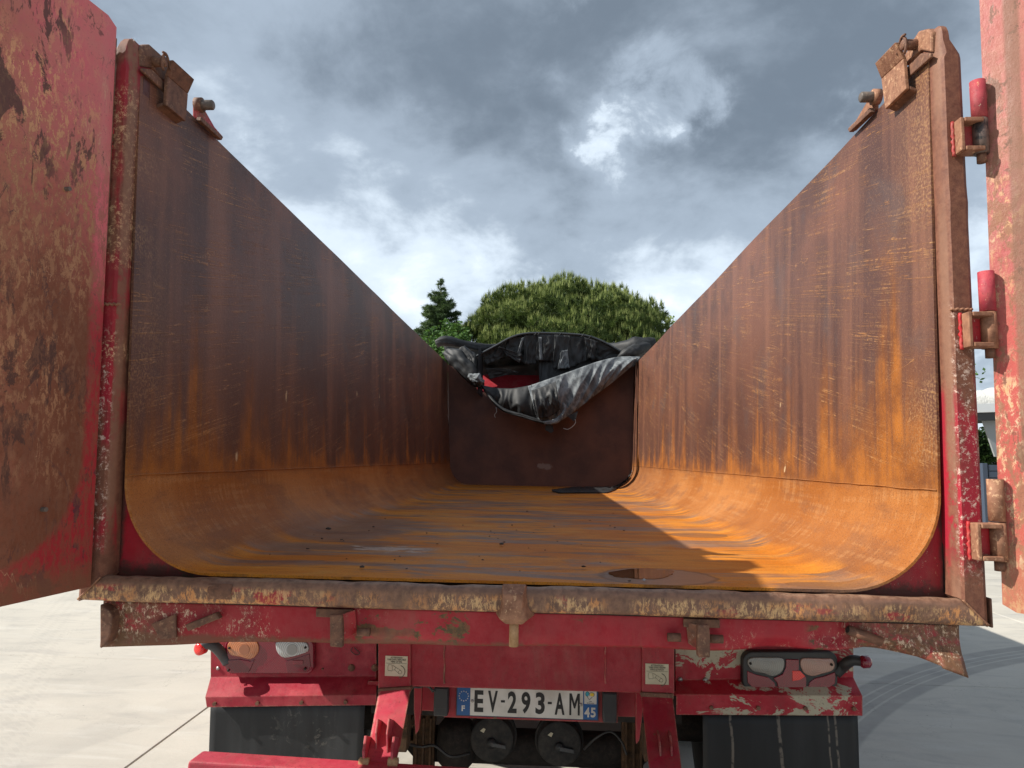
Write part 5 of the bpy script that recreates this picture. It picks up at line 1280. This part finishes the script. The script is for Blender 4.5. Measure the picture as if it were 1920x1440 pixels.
for c in ctr:
    R = rng.uniform(.40, .95); m = int(115 * R)
    u = rng.normal(0, 1, (m, 3)); u[:, 2] = np.abs(u[:, 2]) * .9 - .35; u /= np.linalg.norm(u, axis=1)[:, None]
    pts = c + u * R * np.array([1, 1, .72]) * rng.uniform(.75, 1.0, (m, 1))
    cents.append(pts); dirs.append(u * .8 + np.array([0, 0, .7]))
    mk_ = u[:, 2] > .15; sel = pts[mk_]; sel = sel[rng.uniform(0, 1, len(sel)) < .75]; sc_.append(sel)
cents = np.concatenate(cents); dirs = np.concatenate(dirs); sc_ = np.concatenate(sc_)
mesh_tris('crown', tufts(cents, dirs, 15, .17, .020, .55), 'pine_needles', pine, (1.15, 28, 6.5))
mesh_tris('shoots', tufts(sc_ + np.array([0, 0, .05]), np.tile([0, 0, 1.], (len(sc_), 1)), 7, .25, .022, .16), 'pine_shoots', pine, (1.15, 28, 7))
# dark inner foliage
inn = ctr[rng.integers(0, len(ctr), 5000)] * 1.0; inn = PC + (inn - PC) * np.array([.86, .86, 1]) + rng.normal(0, .30, inn.shape) - np.array([0, 0, .45])
mesh_tris('inner_foliage', tufts(inn, np.tile([0, 0, .5], (5000, 1)), 8, .26, .04, .8), 'pine_needles', pine, (1.15, 28, 6))
trunk_limbs(pine, Vector((1.15, 28, 0)), Vector((1.2, 28, 6.2)), .32, [Vector(ctr[i]) - Vector((0, 0, .4)) for i in range(0, 200, 9)])

def spruce(name, loc, H, R, lab):
    S_ = empty(name, loc, lab, 'tree'); x0, y0 = loc[0], loc[1]; C_, D_ = [], []; parts = []
    z = H
    while z > .8:
        t = (H - z) / H; r = R * (t ** .85) * rng.uniform(.8, 1.12) + .05; nb = 7 if t > .05 else 3
        for b in range(nb):
            a = rng.uniform(0, 2 * math.pi); rb = r * rng.uniform(.7, 1.1)
            dv_ = np.array([math.cos(a), math.sin(a), 0]); m = max(3, int(rb / .065))
            for i in range(m):
                u = (i + .5) / m; p = np.array([x0, y0, z]) + dv_ * rb * u + np.array([0, 0, .18 * rb * (u * u - .9 * u) * 2 + .05 * u])
                C_.append(p + rng.normal(0, .02, 3)); D_.append(dv_ * .6 + np.array([0, 0, -.15]))
                if rb > .4:
                    side_ = np.array([-dv_[1], dv_[0], 0]); w = .28 * rb * (1 - u * .7)
                    for sg in (-1, 1):
                        C_.append(p + side_ * sg * w * rng.uniform(.3, 1)); D_.append(side_ * sg * .6 + dv_ * .5 + np.array([0, 0, -.25]))
            if z > H * .35: parts.append(tube([Vector((x0, y0, z)), Vector(np.array([x0, y0, z + .0]) + dv_ * rb * .9)], [.02, .006], 5))
        z -= rng.uniform(.14, .22)
    mesh_tris('crown', tufts(np.array(C_), np.array(D_), 17, .17, .024, .6), 'spruce_needles', S_, (x0, y0, H * .6))
    mk('trunk', J(tube([Vector((x0, y0, 0)), Vector((x0, y0, H + .12))], [.16, .012], 10), *parts), 'bark', S_, True)
spruce('spruce_tree', (-4.5, 27, 0), 9.2, 3.5, 'dark narrow spruce rising above the left wall of the tub')

def broad(name, loc, blobs, n, size, mat, lab, cat='tree', tr=.12, trunk=True):
    S_ = empty(name, loc, lab, cat); pts = []; tot = sum(b[3] ** 2 for b in blobs)
    for (x, y, z, r) in blobs:
        m = int(n * r * r / tot); u = rng.normal(0, 1, (m, 3)); u /= np.linalg.norm(u, axis=1)[:, None]
        p = u * r * (rng.uniform(0, 1, (m, 1)) ** .35); w = np.array([mnoise.noise(Vector(q * 2.4)) for q in p]); p = p[w > -.12] + np.array([x, y, z]); pts.append(p)
    pts = np.concatenate(pts); c0 = pts.mean(0)
    mesh_tris('crown', leaves(pts, size), mat, S_, tuple(c0))
    if trunk: trunk_limbs(S_, Vector(loc), Vector((blobs[0][0], blobs[0][1], blobs[0][2])), tr, [Vector(b[:3]) for b in blobs[1:]])
broad('broadleaf_tree', (-3.6, 24, 0), [(-3.7, 24, 5.6, .95), (-3.2, 24, 6.35, .5), (-4.2, 24, 6.1, .55), (-3.2, 24, 5.3, .9), (-4.5, 24, 5.2, .8), (-3.75, 24, 6.6, .35)], 5200, .085, 'broad_leaves', 'leafy green tree in front of the spruce')
broad('broadleaf_tree', (5.3, 29, 0), [(5.3, 29, 7.1, .7), (5.7, 29, 7.7, .5), (5.0, 29.3, 7.45, .4), (5.5, 29, 6.5, .7)], 1900, .085, 'bright_leaves', 'bright yellow-green tree at the right edge of the pine')
broad('broadleaf_tree', (-2.5, 31, 0), [(-2.7, 31, 8.1, .55), (-2.3, 31, 7.6, .7), (-3.0, 31, 7.4, .5)], 1300, .085, 'bright_leaves', 'light green treetop showing over the left shoulder of the pine')
broad('young_tree', (12.0, 19.5, 0), [(12.15, 19.5, 4.5, .75), (12.2, 19.5, 5.1, .5), (11.6, 19.5, 3.9, .9), (12.7, 19.5, 4.6, .6)], 520, .09, 'broad_leaves', 'thin twiggy young tree seen in the gap beside the right door', 'tree', .05)
# conifer hedge
HG = empty('hedge', (11.5, 17.6, 0), 'dark green hedge seen in the gap beside the right door', 'hedge')
hp = np.stack([rng.uniform(6.6, 15.5, 26000), rng.uniform(17.0, 18.4, 26000), rng.uniform(0, 1, 26000) ** .8 * 2.75], 1)
hp[:, 2] += .12 * np.sin(hp[:, 0] * 3.1)
fr = rng.uniform(0, 1, 26000) < .6; hp[fr, 1] = 17.0 + np.abs(rng.normal(0, .12, fr.sum()))
mesh_tris('foliage', leaves(hp, .10), 'hedge_leaves', HG, (11, 17.7, 1.3))
mk('stems', J(*[cyl((x, 17.7, 1.0), (0, 0, 1), .05, 2.0, 6) for x in np.arange(7, 15.4, .8)]), 'bark', HG)

# machine with white cover, and navy crates in the gap
material('white_cover', lambda g: dict(c=g.mix(g.noise(g.pos, 6, 4), (.72, .71, .67), (.60, .59, .55)), r=.6, h=g.noise(g.pos, 5, 4, .6, 1), hs=.6, hd=.05))
material('white_paint', lambda g: dict(c=(.74, .75, .75), r=.4)); material('dark_beam', lambda g: dict(c=(.03, .032, .034), r=.5)); material('grey_panel', lambda g: dict(c=(.28, .29, .29), r=.5)); material('navy_plastic', lambda g: dict(c=g.mix(g.noise(g.pos, 3, 3), (.035, .05, .08), (.055, .072, .105)), r=.45))
MC = empty('covered_trailer', (11.6, 14.2, 0), 'white covered load on a pale beam with dark sill, beyond the right door', 'trailer')
Yg = 14.0
def pb(name, pts, Y, th, mat, **k): return mk(name, prism([P(x, y, Y) for x, y in pts], (0, th, 0)), mat, MC, **k)
bm = []
v, f = [], []
for i in range(31):
    for k in range(13):
        px = 1826 + (2010 - 1826) * i / 30; top_ = 735 - 18 * math.sin(math.pi * min(1, (i + 2) / 30)) ** .7; a = math.pi * k / 12
        p = P(px, 757, Yg + 1.0 - 1.0 * math.cos(a)); tz = P(px, top_, Yg).z - P(px, 757, Yg).z
        p.z = P(px, 757, Yg).z + tz * (math.sin(a) ** .6) * (1 + .12 * fb(i * .3, k * .4, 0, 1, 2)); v.append(p)
for i in range(30):
    for k in range(12): a = i * 13 + k; f.append((a, a + 1, a + 14, a + 13))
mk('cover', (v, f), 'white_cover', MC, True)
pb('beam', [(1826, 757), (2010, 748), (2010, 768), (1826, 774)], Yg, 1.9, 'white_paint', bev=.01)
pb('sill', [(1826, 774.5), (2010, 768.5), (2010, 784), (1826, 789)], Yg + .05, 1.8, 'dark_beam', bev=.01)
pb('side_panel', [(1843, 789), (2000, 786), (2000, 880), (1866, 856)], Yg + .3, .05, 'grey_panel')
for x in (13.2, 14.6):
    mk('wheel', tube([(x, Yg + .2, .4), (x, Yg + .42, .4)], .4, 24), 'tyre_rubber', MC)
mk('support_leg', box(11.4, 11.5, Yg + 1.2, Yg + 1.3, 0, 2.8), 'dark_beam', MC)
CT = empty('crate_stack', (9.0, 12.0, 0), 'navy slatted plastic crate standing below the hedge', 'crate')
c0, c1 = P(1843, 905, 12.0), P(1990, 874, 12.0)
mk('body', box(c0.x + .03, c1.x, 12.04, 12.9, 0, c1.z - .02), 'navy_plastic', CT, bev=.01)
for k in range(9):
    z1 = c1.z - k * .13
    if z1 - .11 > 0: mk('slat', box(c0.x + .12, c1.x, 12.0, 12.035, z1 - .11, z1), 'navy_plastic', CT, bev=.006)
mk('corner_post', box(c0.x, c0.x + .10, 11.99, 12.09, 0, c1.z + .03), 'navy_plastic', CT, bev=.01)
for o in scene.objects:
    if o.type == 'MESH' and o.name.startswith('tread'): o['kind'] = 'stuff'
